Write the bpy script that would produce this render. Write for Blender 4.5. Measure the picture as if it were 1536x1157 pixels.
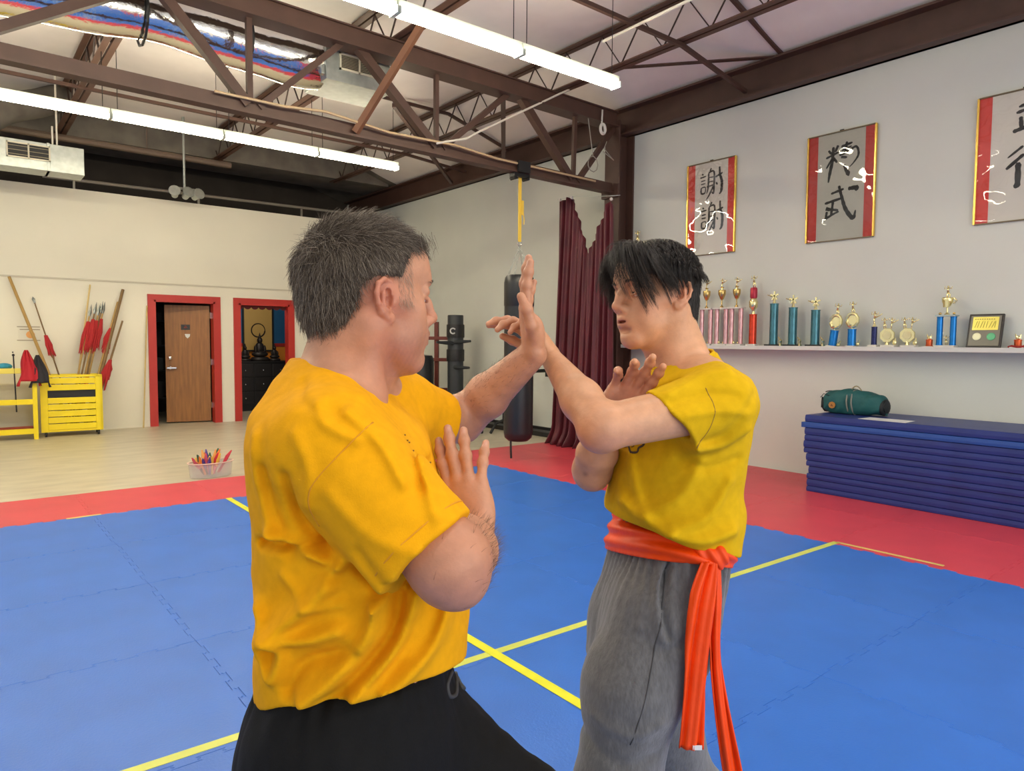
import bpy, bmesh, math, random
import numpy as np
from mathutils import Vector, Matrix, Euler
for o in list(bpy.data.objects): bpy.data.objects.remove(o)
sc = bpy.context.scene
COL = sc.collection
R = math.radians
# ------------------------------------------------------------------ camera, world, lights, exposure
cam_d = bpy.data.cameras.new('camera'); cam = bpy.data.objects.new('camera', cam_d); COL.objects.link(cam)
cam_d.sensor_width = 36.0; cam_d.lens = 36.0 * 1055.25 / 1536; cam_d.clip_start = .05
YAW, PITCH, ROLL = R(38.763), R(3.512), R(.402)
_f = Vector((math.sin(YAW)*math.cos(PITCH), math.cos(YAW)*math.cos(PITCH), -math.sin(PITCH)))
_r = Vector((math.cos(YAW), -math.sin(YAW), 0)); _u = _r.cross(_f)
_r2 = math.cos(ROLL)*_r + math.sin(ROLL)*_u; _u2 = -math.sin(ROLL)*_r + math.cos(ROLL)*_u
cam.matrix_world = Matrix(((_r2.x, _u2.x, -_f.x, 0), (_r2.y, _u2.y, -_f.y, 0), (_r2.z, _u2.z, -_f.z, 1.4261), (0, 0, 0, 1)))
sc.camera = cam
sc.view_settings.view_transform = 'Standard'; sc.view_settings.look = 'None'
sc.view_settings.gamma = 1; sc.view_settings.use_curve_mapping = False
sc.view_settings.exposure = 0.62
w = bpy.data.worlds.new('world'); sc.world = w; w.use_nodes = True
w.node_tree.nodes['Background'].inputs[0].default_value = (1.0, .985, .95, 1)
w.node_tree.nodes['Background'].inputs[1].default_value = .5
def area(name, loc, rot, sx, sy, power, col):
    l = bpy.data.lights.new(name, 'AREA'); l.shape = 'RECTANGLE'; l.size = sx; l.size_y = sy; l.energy = power; l.color = col
    o = bpy.data.objects.new(name, l); COL.objects.link(o); o.location = loc; o.rotation_euler = rot
    return o
# shop-front windows behind the photographer, and the further rows of ceiling tubes
area('window_daylight', (2.2, -3.6, 1.7), (R(90), 0, 0), 7.5, 2.6, 85, (1.0, .985, .95))
TUBE_COL = (1.0, .93, .80)
for i, yy in enumerate((-2.6, .55)):
    area('tube_row', (2.4, yy, 3.8), (0, 0, 0), 6.0, .15, (60, 34)[i], TUBE_COL)
TUBE_STRENGTH = 42.0

# ------------------------------------------------------------------ helpers
def lin(c):
    c = c/255.0
    return c/12.92 if c <= .04045 else ((c+.055)/1.055)**2.4
MATS = {}
def M(name, rgb=(128,128,128), rough=.5, metal=0.0, var=.0, scale=8, bump=0.0, bscale=60, spec=.5, coat=0.0, sheen=0.0, emit=0.0, alpha=None, trans=0.0, attr=None, sss=0.0, detail=4, stretch=None):
    if name in MATS: return MATS[name]
    m = bpy.data.materials.new(name); m.use_nodes = True; nt = m.node_tree; b = nt.nodes['Principled BSDF']
    c = (lin(rgb[0]), lin(rgb[1]), lin(rgb[2]), 1)
    b.inputs['Base Color'].default_value = c; b.inputs['Roughness'].default_value = rough; b.inputs['Metallic'].default_value = metal
    b.inputs['Specular IOR Level'].default_value = spec; b.inputs['Coat Weight'].default_value = coat; b.inputs['Coat Roughness'].default_value = .08
    b.inputs['Sheen Weight'].default_value = sheen; b.inputs['Sheen Roughness'].default_value = .6
    if emit: b.inputs['Emission Color'].default_value = c; b.inputs['Emission Strength'].default_value = emit
    if trans: b.inputs['Transmission Weight'].default_value = trans
    if sss:
        b.inputs['Subsurface Weight'].default_value = sss; b.inputs['Subsurface Radius'].default_value = (1, .35, .2); b.inputs['Subsurface Scale'].default_value = .006
    tc = nt.nodes.new('ShaderNodeTexCoord'); src = tc.outputs['Object']
    if stretch:
        mp = nt.nodes.new('ShaderNodeMapping'); mp.inputs['Scale'].default_value = stretch; nt.links.new(src, mp.inputs[0]); src = mp.outputs[0]
    colsock = None
    if attr:
        a = nt.nodes.new('ShaderNodeAttribute'); a.attribute_name = attr; colsock = a.outputs['Color']
    if var:
        n = nt.nodes.new('ShaderNodeTexNoise'); n.inputs['Scale'].default_value = scale; n.inputs['Detail'].default_value = detail
        nt.links.new(src, n.inputs['Vector'])
        mr = nt.nodes.new('ShaderNodeMapRange'); mr.inputs['From Min'].default_value = .3; mr.inputs['From Max'].default_value = .7
        mr.inputs['To Min'].default_value = 1-var; mr.inputs['To Max'].default_value = 1+var
        nt.links.new(n.outputs[0], mr.inputs[0])
        mx = nt.nodes.new('ShaderNodeMix'); mx.data_type = 'RGBA'; mx.blend_type = 'MULTIPLY'; mx.inputs[0].default_value = 1
        if colsock: nt.links.new(colsock, mx.inputs[6])
        else: mx.inputs[6].default_value = c
        nt.links.new(mr.outputs[0], mx.inputs[7]); colsock = mx.outputs[2]
    if colsock: nt.links.new(colsock, b.inputs['Base Color'])
    if bump:
        n2 = nt.nodes.new('ShaderNodeTexNoise'); n2.inputs['Scale'].default_value = bscale; n2.inputs['Detail'].default_value = 3
        nt.links.new(src, n2.inputs['Vector'])
        bp = nt.nodes.new('ShaderNodeBump'); bp.inputs['Strength'].default_value = bump; bp.inputs['Distance'].default_value = .01
        nt.links.new(n2.outputs[0], bp.inputs['Height']); nt.links.new(bp.outputs[0], b.inputs['Normal'])
    if alpha is not None: b.inputs['Alpha'].default_value = alpha
    MATS[name] = m; return m

def tag(o, label=None, cat=None, group=None, kind=None):
    if label: o['label'] = label
    if cat: o['category'] = cat
    if group: o['group'] = group
    if kind: o['kind'] = kind
    return o
def empty(name, loc=(0,0,0), rz=0, label=None, cat=None, group=None, kind=None):
    o = bpy.data.objects.new(name, None); COL.objects.link(o); o.location = loc; o.rotation_euler = (0,0,rz); o.empty_display_size = .05
    return tag(o, label, cat, group, kind)
def copy_tree(o, parent=None):
    c = o.copy(); COL.objects.link(c)
    if parent: c.parent = parent
    for ch in list(o.children): copy_tree(ch, c)
    return c
class MB:
    """collects shapes for one mesh"""
    def __init__(s): s.v = []; s.f = []
    def add(s, vs, fs):
        n = len(s.v); s.v += [tuple(v) for v in vs]; s.f += [tuple(i+n for i in f) for f in fs]; return s
    def box(s, c, d, m=None):
        x, y, z = d[0]/2, d[1]/2, d[2]/2
        vs = [Vector((a*x, b*y, e*z)) for a in (-1,1) for b in (-1,1) for e in (-1,1)]
        if m is not None: vs = [m @ v for v in vs]
        vs = [v + Vector(c) for v in vs]
        return s.add(vs, [(0,1,3,2),(4,6,7,5),(0,4,5,1),(2,3,7,6),(0,2,6,4),(1,5,7,3)])
    def b2(s, p, q):
        return s.box([(a+b)/2 for a, b in zip(p, q)], [abs(b-a) for a, b in zip(p, q)])
    def bar(s, p, q, w, h, up=(0,0,1)):
        p, q = Vector(p), Vector(q); d = (q-p).normalized(); u = Vector(up)
        if abs(d.dot(u)) > .99: u = Vector((0,1,0))
        a = d.cross(u).normalized()*w/2; b = a.cross(d).normalized()*h/2
        vs = [p-a-b, p+a-b, p+a+b, p-a+b, q-a-b, q+a-b, q+a+b, q-a+b]
        return s.add(vs, [(0,1,2,3),(7,6,5,4),(0,4,5,1),(1,5,6,2),(2,6,7,3),(3,7,4,0)])
    def tube(s, pts, r, n=8, closed=False, cap=True):
        pts = [Vector(p) for p in pts]; N = len(pts); rr = r if isinstance(r, (list, tuple)) else [r]*N
        vs = []; prev = None
        for i, p in enumerate(pts):
            if closed: t = pts[(i+1) % N]-pts[i-1]
            else: t = pts[min(i+1, N-1)]-pts[max(i-1, 0)]
            t.normalize()
            if prev is None: a = t.orthogonal().normalized()
            else:
                a = prev - t*prev.dot(t)
                a = a.normalized() if a.length > 1e-6 else t.orthogonal().normalized()
            prev = a; b = t.cross(a)
            for k in range(n):
                th = 2*math.pi*k/n; vs.append(p + (a*math.cos(th)+b*math.sin(th))*rr[i])
        fs = []
        for i in range(N if closed else N-1):
            j = (i+1) % N
            for k in range(n):
                k2 = (k+1) % n; fs.append((i*n+k, i*n+k2, j*n+k2, j*n+k))
        if cap and not closed: fs += [tuple(reversed(range(n))), tuple((N-1)*n+k for k in range(n))]
        return s.add(vs, fs)
    def lathe(s, prof, n=20, c=(0,0,0), m=None, sq=None):
        vs = []
        for r, z in prof:
            for k in range(n):
                th = 2*math.pi*k/n; x, y = math.cos(th)*r, math.sin(th)*r
                if sq: x, y = x*sq[0], y*sq[1]
                v = Vector((x, y, z))
                if m is not None: v = m @ v
                vs.append(v + Vector(c))
        fs = []
        for i in range(len(prof)-1):
            for k in range(n):
                k2 = (k+1) % n; fs.append((i*n+k, i*n+k2, (i+1)*n+k2, (i+1)*n+k))
        fs += [tuple(reversed(range(n))), tuple((len(prof)-1)*n+k for k in range(n))]
        return s.add(vs, fs)
    def ball(s, c, r, n=12, m=None):
        r = r if isinstance(r, (list, tuple)) else (r, r, r)
        k = max(6, n//2+1); prof = [(max(1e-4, math.sin(math.pi*i/k)), -math.cos(math.pi*i/k)) for i in range(k+1)]
        m2 = Matrix.Diagonal(Vector(r)); m2 = (m @ m2) if m is not None else m2
        return s.lathe(prof, n, c, m2)
    def prism(s, poly, d, o=(0,0,0), ux=(1,0,0), uy=(0,1,0)):
        """polygon in the plane (ux, uy), extruded by vector d"""
        o, ux, uy, d = Vector(o), Vector(ux), Vector(uy), Vector(d)
        a = [o+ux*x+uy*y for x, y in poly]; n = len(a)
        return s.add(a+[p+d for p in a], [tuple(reversed(range(n))), tuple(range(n, 2*n))]+[(i, (i+1) % n, n+(i+1) % n, n+i) for i in range(n)])
    def grid(s, f, nu, nv):
        vs = [f(i/(nu-1), j/(nv-1)) for i in range(nu) for j in range(nv)]
        return s.add(vs, [(i*nv+j, (i+1)*nv+j, (i+1)*nv+j+1, i*nv+j+1) for i in range(nu-1) for j in range(nv-1)])
    def build(s, name, mat, parent=None, smooth=False, bevel=0, solid=0, sub=0):
        me = bpy.data.meshes.new(name); me.from_pydata(s.v, [], s.f); me.update()
        bm = bmesh.new(); bm.from_mesh(me); bmesh.ops.recalc_face_normals(bm, faces=bm.faces); bm.to_mesh(me); bm.free()
        o = bpy.data.objects.new(name, me); COL.objects.link(o); me.materials.append(mat)
        if parent: o.parent = parent
        if solid: md = o.modifiers.new('solid', 'SOLIDIFY'); md.thickness = solid; md.offset = 0
        if sub: md = o.modifiers.new('sub', 'SUBSURF'); md.levels = md.render_levels = sub
        if bevel: md = o.modifiers.new('bevel', 'BEVEL'); md.width = bevel; md.segments = 2; md.limit_method = 'ANGLE'
        if smooth:
            me.polygons.foreach_set('use_smooth', [True]*len(me.polygons))
            if smooth == 'auto':
                me.set_sharp_from_angle(angle=R(40))
        return o
    def at(s, o):      # shift so that o is the local origin
        o = Vector(o); s.v = [tuple(Vector(v)-o) for v in s.v]; return s
def thing(mb, name, mat, label, cat, loc=None, group=None, **k):
    """a top-level mesh, its origin at loc"""
    if loc is not None: mb.at(loc)
    o = mb.build(name, mat, **k)
    if loc is not None: o.location = loc
    return tag(o, label, cat, group)
def struct(mb, name, mat, **k):
    return tag(mb.build(name, mat, **k), kind='structure')

# ------------------------------------------------------------------ the hall
W, FY = 7.3, 12.7
m_white = M('wall_paint_right', (207,210,202), .62, var=.03, scale=1.2, bump=.05, bscale=30)
m_cream = M('wall_paint_far', (224,220,204), .6, var=.03, scale=1.0, bump=.05, bscale=30)
m_steel = M('red_oxide_steel', (76,52,43), .55, var=.12, scale=5)
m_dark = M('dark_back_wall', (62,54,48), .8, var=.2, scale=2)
m_conc = M('bare_concrete', (194,186,164), .34, var=.13, scale=2.2, bump=.06, bscale=25, detail=8, stretch=(1,2.6,1))
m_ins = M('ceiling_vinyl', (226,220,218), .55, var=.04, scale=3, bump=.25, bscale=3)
m_shade_dark_ins = M('shade_and_dark_insulation', (104,98,90), .7, var=.25, scale=4, bump=.4, bscale=5)  # far ceiling's shade put into the colour; the hose is dark itself
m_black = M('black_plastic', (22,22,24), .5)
m_chrome = M('chrome', (200,200,200), .2, 1.0)
m_galv = M('galvanised_steel', (178,184,180), .38, .75, var=.12, scale=14, bump=.04, bscale=20)
m_redtrim = M('red_gloss_paint', (176,44,36), .4)
b = MB(); b.b2((-6,-6,-.1), (7.45,16,0)); struct(b, 'floor', m_conc)
b = MB(); b.b2((W,-4,0), (W+.15,15.2,4.7)); struct(b, 'wall_right', m_white)
# partition at the far end, with two doorways
b = MB(); ZT = 3.72
D1 = (2.66, 3.62); D2 = (4.02, 4.93); DH = 2.08
for x0, x1, z0, z1 in ((-2.5,D1[0],0,ZT), (D1[1],D2[0],0,ZT), (D2[1],W,0,ZT), (D1[0],D1[1],DH,ZT), (D2[0],D2[1],DH,ZT)):
    b.b2((x0,FY,z0), (x1,FY+.12,z1))
struct(b, 'wall_far', m_cream)
b = MB(); b.b2((-2.5,FY-.012,2.335), (W,FY,2.36)); struct(b, 'trim_1', M('trim_grey', (196,190,172), .5))
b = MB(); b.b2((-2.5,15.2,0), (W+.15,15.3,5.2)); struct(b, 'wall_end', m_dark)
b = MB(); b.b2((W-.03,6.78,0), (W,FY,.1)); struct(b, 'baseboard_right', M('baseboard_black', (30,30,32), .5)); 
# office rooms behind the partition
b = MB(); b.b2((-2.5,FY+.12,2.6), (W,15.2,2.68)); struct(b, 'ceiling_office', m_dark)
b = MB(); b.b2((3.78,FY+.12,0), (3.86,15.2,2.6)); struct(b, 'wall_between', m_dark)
b = MB(); b.b2((6.1,FY+.12,0), (6.2,15.2,2.6)); struct(b, 'wall_office', M('office_blue', (30,92,138), .6))
b = MB(); b.b2((3.86,14.9,1.37), (6.1,14.99,2.6)); struct(b, 'wall_blue', MATS['office_blue'])
b = MB(); b.b2((3.86,14.9,0), (6.1,14.99,1.30)); struct(b, 'wall_orange', M('office_orange', (232,140,40), .6))
b = MB(); b.b2((3.86,14.885,1.30), (6.1,14.99,1.37)); struct(b, 'trim_2', m_redtrim)
# ceiling: white vinyl insulation draped over the joists
XJ = (-.85, 1.45, 3.75, 6.04)
def ceil_z(x, y):
    if x > 6.04:
        t = (x-6.04)/(7.4-6.04); return 5.03-.5*t-.05*math.sin(math.pi*t)
    k = 0
    for a in XJ:
        if x >= a: k = a
    t = (x-k)/2.3 if x >= XJ[0] else .5
    return 5.03-.09*math.sin(math.pi*min(1, max(0, t)))*(1+.25*math.sin(y*1.9+k))
b = MB(); b.grid(lambda u, v: (-2.6+10.0*u, -4+16.7*v, ceil_z(-2.6+10.0*u, -4+16.7*v)), 101, 60); struct(b, 'ceiling', m_ins, smooth=True)
b = MB(); b.grid(lambda u, v: (-2.6+10.0*u, 12.7+2.6*v, ceil_z(-2.6+10.0*u, 12.7)), 60, 6); struct(b, 'ceiling_far', m_shade_dark_ins, smooth=True)  # same ceiling carried on, its shade painted as a darker colour
b = MB(); b.box((2.3,13.4,4.76), (9.6,1.0,.4)); struct(b, 'trim_3', m_shade_dark_ins)

# ------------------------------------------------------------------ steel
col = MB()
col.b2((7.0,6.49,0), (7.02,6.75,4.36)); col.b2((7.27,6.49,0), (7.295,6.75,4.36)); col.b2((7.02,6.61,0), (7.27,6.63,4.36))
col.b2((6.96,6.47,3.36), (7.0,6.77,3.52))
thing(col, 'steel_column', m_steel, 'brown steel column standing against the white trophy wall beside the maroon curtain', 'column', (7.15,6.62,0))
eb = MB(); eb.b2((7.24,-3.8,4.2), (7.29,15,4.56)); eb.b2((7.12,-3.8,4.2), (7.29,15,4.225)); eb.b2((7.12,-3.8,4.535), (7.29,15,4.56))
thing(eb, 'eave_beam', m_steel, 'long dark brown eave beam running along the top of the white trophy wall', 'beam', (7.2,6,4.2))
tr = empty('roof_truss', (3,6.6,3.5), 0, 'brown steel roof truss with zigzag webs spanning the hall above both men', 'truss')
def tb(z0, x): return z0-.0125*(x+1)
b = MB()
for dy in (-.045, .045):
    b.bar((-2,6.6+dy,tb(4.47,-2)), (7.0,6.6+dy,tb(4.47,7)), .012, .2)
b.bar((-2,6.6,tb(4.375,-2)), (7.0,6.6,tb(4.375,7)), .22, .014); b.bar((-2,6.6,tb(4.565,-2)), (7.0,6.6,tb(4.565,7)), .16, .014)
b.at((3,6.6,3.5)).build('top_chord', m_steel, tr)
b = MB(); b.bar((-2,6.6,tb(3.52,-2)), (6.97,6.6,tb(3.52,7)), .13, .02); b.bar((-2,6.6,tb(3.585,-2)), (6.97,6.6,tb(3.585,7)), .02, .13)
b.at((3,6.6,3.5)).build('bottom_chord', m_steel, tr)
for p, q, s in (((-.35,3.56),(.1,4.4),.07), ((.1,3.56),(1.45,4.4),.075), ((1.42,4.42),(2.2,3.56),.085), ((2.22,4.4),(2.22,3.58),.05), ((2.3,3.56),(3.16,4.38),.06),
                ((3.24,4.4),(4.2,3.54),.085), ((4.22,4.4),(4.22,3.54),.045), ((4.3,3.54),(5.25,4.36),.06), ((5.36,4.36),(6.22,3.5),.085), ((6.29,4.34),(6.27,3.5),.045), ((6.34,3.48),(7.02,4.3),.06)):
    c = MB(); c.bar((p[0],6.6,p[1]), (q[0],6.6,q[1]), s, s, (0,1,0)); c.at((3,6.6,3.5)).build('web', m_steel, tr)
def lone(name, p, q, w, h, label, cat, mat=m_steel, group=None):
    c = MB(); c.bar(p, q, w, h); return thing(c, name, mat, label, cat, p, group)
lone('knee_brace', (3.24,6.55,3.5), (3.6686, 6.0031, 4.47), .06, .06, 'tan lit knee brace rising from the truss bottom chord towards the near joist', 'brace', M('lit_steel', (118,80,58), .5))  # first brace: light falling on it is put into a paler steel colour
lone('knee_brace', (5.2,6.68,4.34), (7.1,9.1,4.25), .06, .06, 'brown brace running from the truss top chord back to the eave beam', 'brace')
lone('knee_brace', (4.6,8.2,4.47), (7.1,10.6,4.25), .05, .05, 'thin brown brace from a ceiling joist back to the eave beam beyond the truss', 'brace')
# bar joists over the truss
def joist(x, label):
    j = empty('bar_joist', (x,6,4.5), 0, label, 'joist', 'bar joists under the ceiling')
    for nm, z, hh in (('top_chord', 4.985, .05), ('bottom_chord', 4.545, .04)):
        c = MB()
        for dx in (-.045, .045): c.b2((dx-.033,-9.5,z-4.5-.006), (dx+.033,7.2,z-4.5+.006)); c.b2((dx+(.027 if dx < 0 else -.033),-9.5,z-4.5), (dx+(.033 if dx < 0 else -.027),7.2,z-4.5+hh))
        c.build(nm, M('joist_steel', (88,62,50), .5, var=.15, scale=6), j)
    pts = []; y = -9.4; k = 0
    while y < 7.2: pts.append((0,y,.06 if k % 2 == 0 else .47)); y += .3; k += 1
    c = MB(); c.tube(pts, .011, 6); c.build('zigzag_web', M('web_rod', (58,42,36), .5), j)
joist(1.45, 'bar joist crossing above the foil duct, leftmost of the joists in view')
joist(3.75, 'bar joist above the metal duct box, middle one of the joists in view')
joist(6.04, 'bar joist at the end of the near tube light, closest to the trophy wall')
for (p, q, lb) in (((-1.5,9.1,4.93), (7.2,9.1,4.53), 'thin dark bridging rod under the ceiling just beyond the truss'), ((-1.5,10.3,4.56), (7.2,10.3,4.4), 'thin dark bridging rod hung low behind the far row of tube lights'),
                   ((-1.5,4.75,4.57), (7.2,4.75,4.3), 'thin brown bridging rod passing below the joist near the trophy wall'), ((-1.5,4.3,5.0), (7.2,4.3,4.57), 'dark bridging bar tight under the ceiling ending at the trophy wall beam')):
    c = MB(); mid = (6.04, p[1], p[2]-.06)
    c.bar(p, mid, .04, .04); c.bar(mid, q, .04, .04); thing(c, 'bridging_rod', m_steel, lb, 'brace', p)
lone('bridging_rod', (6.06,5.7,4.56), (7.2,4.33,4.56), .07, .012, 'flat dark brace slanting from the near joist end to the trophy wall beam', 'brace')

# ------------------------------------------------------------------ tube lights
m_house = M('fixture_white', (214,222,208), .4)
m_tube = M('lit_tube', (255,243,214), .4, emit=TUBE_STRENGTH)
L = 1.19
def fixture(x1, y, label):
    f = empty('tube_light', (x1-L/2,y,3.86), 0, label, 'ceiling light', 'tube lights in two rows')
    c = MB(); c.b2((-L/2+.004,-.035,.028), (L/2-.004,.035,.085)); c.prism([(-.06,.028),(.06,.028),(.06,-.025),(-.06,-.025)], (.015,0,0), (-L/2+.004,0,0), (0,1,0), (0,0,1)); c.prism([(-.06,.028),(.06,.028),(.06,-.025),(-.06,-.025)], (.015,0,0), (L/2-.019,0,0), (0,1,0), (0,0,1)); c.build('housing', m_house, f)
    for s in (-1, 1):
        c = MB(); c.tube([(-L/2+.02,s*.038,-.0),(L/2-.02,s*.038,-.0)], .019, 10); c.build('tube', m_tube, f, smooth=True)
    for s in (-1, 1):
        c = MB(); c.tube([(s*L*.44,0,.085),(s*L*.44,0,1.09)], .004, 6); c.build('hanger', m_black, f)
    return f
for k in range(6): fixture(5.05-k*L, 4.73, ['tube light at the right end of the near row, closest to the trophy wall', 'tube light second from the right end of the near row', 'tube light third from the right end of the near row', 'tube light fourth from the right end of the near row','tube light fifth from the right end of the near row','tube light at the left end of the near row'][k])
for k in range(6): fixture(5.05-k*L, 8.9, ['tube light at the right end of the far row, above the bearded-grey man', 'tube light second from the right end of the far row', 'tube light third from the right end of the far row', 'tube light fourth from the right end of the far row, at the picture edge','tube light fifth from the right end of the far row','tube light at the left end of the far row'][k].replace('bearded-grey man','older man'))

# ------------------------------------------------------------------ ducts
m_foil = M('foil_wrap', (228,226,222), .13, 1.0, bump=.5, bscale=13)
m_scrim = M('white_scrim', (206,200,184), .6, var=.06, scale=5)
d = empty('foil_duct', (1,7.1,4.3), 0, 'crinkled foil wrapped air duct slung under the ceiling behind the truss', 'duct')
def duct_f(u, v):
    x = -2.4+u*5.5; th = 2*math.pi*v; r = .222+.010*math.sin(x*7)+.018*math.cos(x*2.73-1.2); z = -.02*math.cos(x*2.73-1.2)
    return (x-1, r*math.cos(th)*1.1, z+r*math.sin(th)*(1.0 if math.sin(th) > 0 else 1.1))
c = MB(); c.grid(duct_f, 120, 33); c.build('foil_skin', m_foil, d, smooth=True)
for x in (1.45, 2.35):
    c = MB(); c.tube([(x-1, .255*math.cos(a/12*2*math.pi),   .25*math.sin(a/12*2*math.pi)) for a in range(12)], .012, 6, closed=True); c.tube([(x-1,.0,.24),(x-1,.02,.34)], .01, 6); c.build('strap', m_black, d)
d = empty('duct_box', (3.42,7.1,4.06), 0, 'galvanised square duct end with an air grille beside the foil duct', 'duct')
c = MB(); c.b2((-.36,-.28,0), (.36,.28,.34)); c.b2((-.4,-.25,.05), (-.36,.25,.3)); c.build('casing', m_galv, d, bevel=.006)
def grille(par, x, y, z, w, h, n=9):
    g = MB(); g.b2((x-w/2,y-.015,z), (x+w/2,y,z+.018)); g.b2((x-w/2,y-.015,z+h-.018), (x+w/2,y,z+h))
    for s in (-w/2, -.009, w/2-.018): g.b2((x+s,y-.015,z), (x+s+.018,y,z+h))
    g = g.build('vent_frame', M('vent_white', (214,208,186), .5), par)
    c = MB(); c.b2((x-w/2+.01,y-.006,z+.01), (x+w/2-.01,y-.001,z+h-.01)); c.build('backing', m_black, g)
    c = MB()
    for k in range(n): 
        zz = z+.018+(h-.036)*(k+.5)/n; c.box((x,y-.008,zz), (w-.03,.014,.004), Matrix.Rotation(R(35), 3, 'X'))
    c.build('louvre', M('louvre_tan', (170,160,132), .5), g)
grille(d, .0, -.28, .12, .44, .17)
d = empty('supply_duct', (.5,11.5,3.66), 0, 'dull galvanised air duct with a wide grille hanging above the cream far wall', 'duct')
c = MB(); c.b2((-2.2,-.2,0), (1.05,.2,.36)); c.b2((.62,-.205,0), (.66,.205,.37)); c.build('casing', m_galv, d, bevel=.006)
grille(d, .42, -.2, .12, .48, .2, 3)
c = MB(); c.tube([(-.1,.0,.36),(-.05,.1,.62),(.2,.3,.85),(.6,.5,1.05),(.95,.6,1.25)], [.2,.21,.2,.19,.19], 16); c.build('flexible_hose', m_shade_dark_ins, d, smooth=True)
c = MB(); c.tube([(.75,-.1,.36),(.75,-.1,1.3)], .012, 6); c.tube([(.7,-.1,.36),(.7,-.1,.62)], .012, 6); c.build('hanger', M('white_pipe',(214,208,196),.4), d)
c = MB(); c.tube([(1.2,12.74,3.86),(7.2,12.74,3.9)], .025, 8)
for x in (1.6,3.4,5.2,6.9): c.b2((x-.015,12.72,3.72), (x+.015,12.76,3.86))
thing(c, 'conduit_pipe', M('grey_pipe', (140,136,126), .4, .4), 'grey conduit pipe running along above the cream far wall', 'pipe', (1.2,12.74,3.86))
c = MB(); c.tube([(-1.5,12.6,4.46),(3.9,12.6,4.42)], .05, 8)
for x in (.2,2.6): c.tube([(x,12.6,4.46),(x,12.6,4.98)], .01, 6)
thing(c, 'dusty_pipe', M('dull_pipe', (104,88,76), .6), 'dusty brown pipe high above the far wall left of the spotlights', 'pipe', (0,12.6,4.4))
s = empty('spotlight_cluster', (3.05,12.2,3.72), 0, 'cluster of grey spotlights on a bracket above the far wall by the doorways', 'light')
c = MB(); c.tube([(0,0,1.27),(0,0,.1)], .02, 8); c.tube([(-.18,0,.12),(.18,0,.12)], .02, 8); c.build('bracket', m_galv, s)
for a, x in ((-40,-.16), (15,.02), (40,.17)):
    c = MB(); mm = Matrix.Rotation(R(a), 3, 'Y') @ Matrix.Rotation(R(70), 3, 'X'); c.lathe([(.03,-.1),(.05,-.09),(.055,0),(.09,.08),(.085,.09)], 14, (x,-.05,.03), mm); c.build('lamp_head', m_galv if x else M('amber_head',(190,150,70),.4), s, smooth='auto')
c = MB(); c.tube([(5.1542, 3.9081, 4.42), (5.1901, 5.0523, 4.42)], .014, 8)
thing(c, 'white_conduit', M('white_pipe',(214,208,196),.4), 'thin white electrical conduit running beside the near joist above the trophy wall light', 'pipe', (6,6.5,4.4))
c = MB(); c.tube([(6.4829, 6.5, 4.7666), (4.7159, 6.5, 3.7714), (4.5528, 6.5, 3.6685), (4.1618, 6.5, 3.548)], .012, 8)
thing(c, 'white_conduit', MATS['white_pipe'], 'thin white electrical conduit slanting across the truss webs behind the near light', 'pipe', (5,6.5,4.0))
# cable lying along the truss bottom chord, wires and horn by the column
c = MB(); c.tube([(1.9,6.55,3.6),(2.5,6.52,3.59),(2.9,6.5,3.62),(3.6,6.52,3.56),(4.4,6.5,3.57),(5.0,6.53,3.53),(6.6,6.53,3.51)], .013, 6); thing(c, 'loose_cable', M('tan_cable',(186,160,124),.5), 'tan loose cable lying along the truss bottom chord', 'cable', (4,6.5,3.56))
c = MB(); c.tube([(6.55+.09*math.cos(a*.7),6.53,3.72+.1*math.sin(a*.7)) for a in range(22)], .006, 5); c.tube([(6.45,6.53,4.3),(6.5,6.53,4.05),(6.55,6.53,3.82)], .006, 5); c.tube([(6.8,6.53,4.05),(6.75,6.53,3.95),(6.9,6.5,3.82),(6.7,6.5,3.9)], .006, 5)
thing(c, 'wire_coil', M('grey_wire',(150,146,136),.5), 'coiled grey wires hung on the truss corner beside the steel column', 'cable', (6.6,6.53,3.8))
c = MB(); c.tube([(6.66+.042*math.cos(a/14*2*math.pi),6.47,4.17+.06*math.sin(a/14*2*math.pi)) for a in range(14)], .02, 8, closed=True); c.tube([(6.66,6.49,4.24),(6.68,6.5,4.42)], .012, 6); thing(c, 'porcelain_insulator', M('white_glaze',(214,212,206),.3), 'white ring shaped fitting hanging from the truss near the column', 'fitting', (6.66,6.48,4.17), smooth=True)

# ------------------------------------------------------------------ doorways
m_wood = M('brown_veneer', (140,92,42), .42, var=.22, scale=3, stretch=(9,9,.8), detail=6)
def doorway(name, x0, x1):
    d = empty(name, ((x0+x1)/2,FY,0), 0, kind='structure')
    w2 = (x1-x0)/2; c = MB()
    for s in (-1, 1): c.b2((s*w2,-.03,0), (s*(w2+.09),0,DH+.09)); c.b2((s*w2,-.03,0), (s*(w2-.03),.14,DH))
    c.b2((-w2,-.03,DH), (w2,0,DH+.09)); c.b2((-w2,-.03,DH-.03), (w2,.14,DH)); c.build('door_frame', m_redtrim, d)
    return d, w2
d1, w1 = doorway('door_1', *D1)
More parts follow.
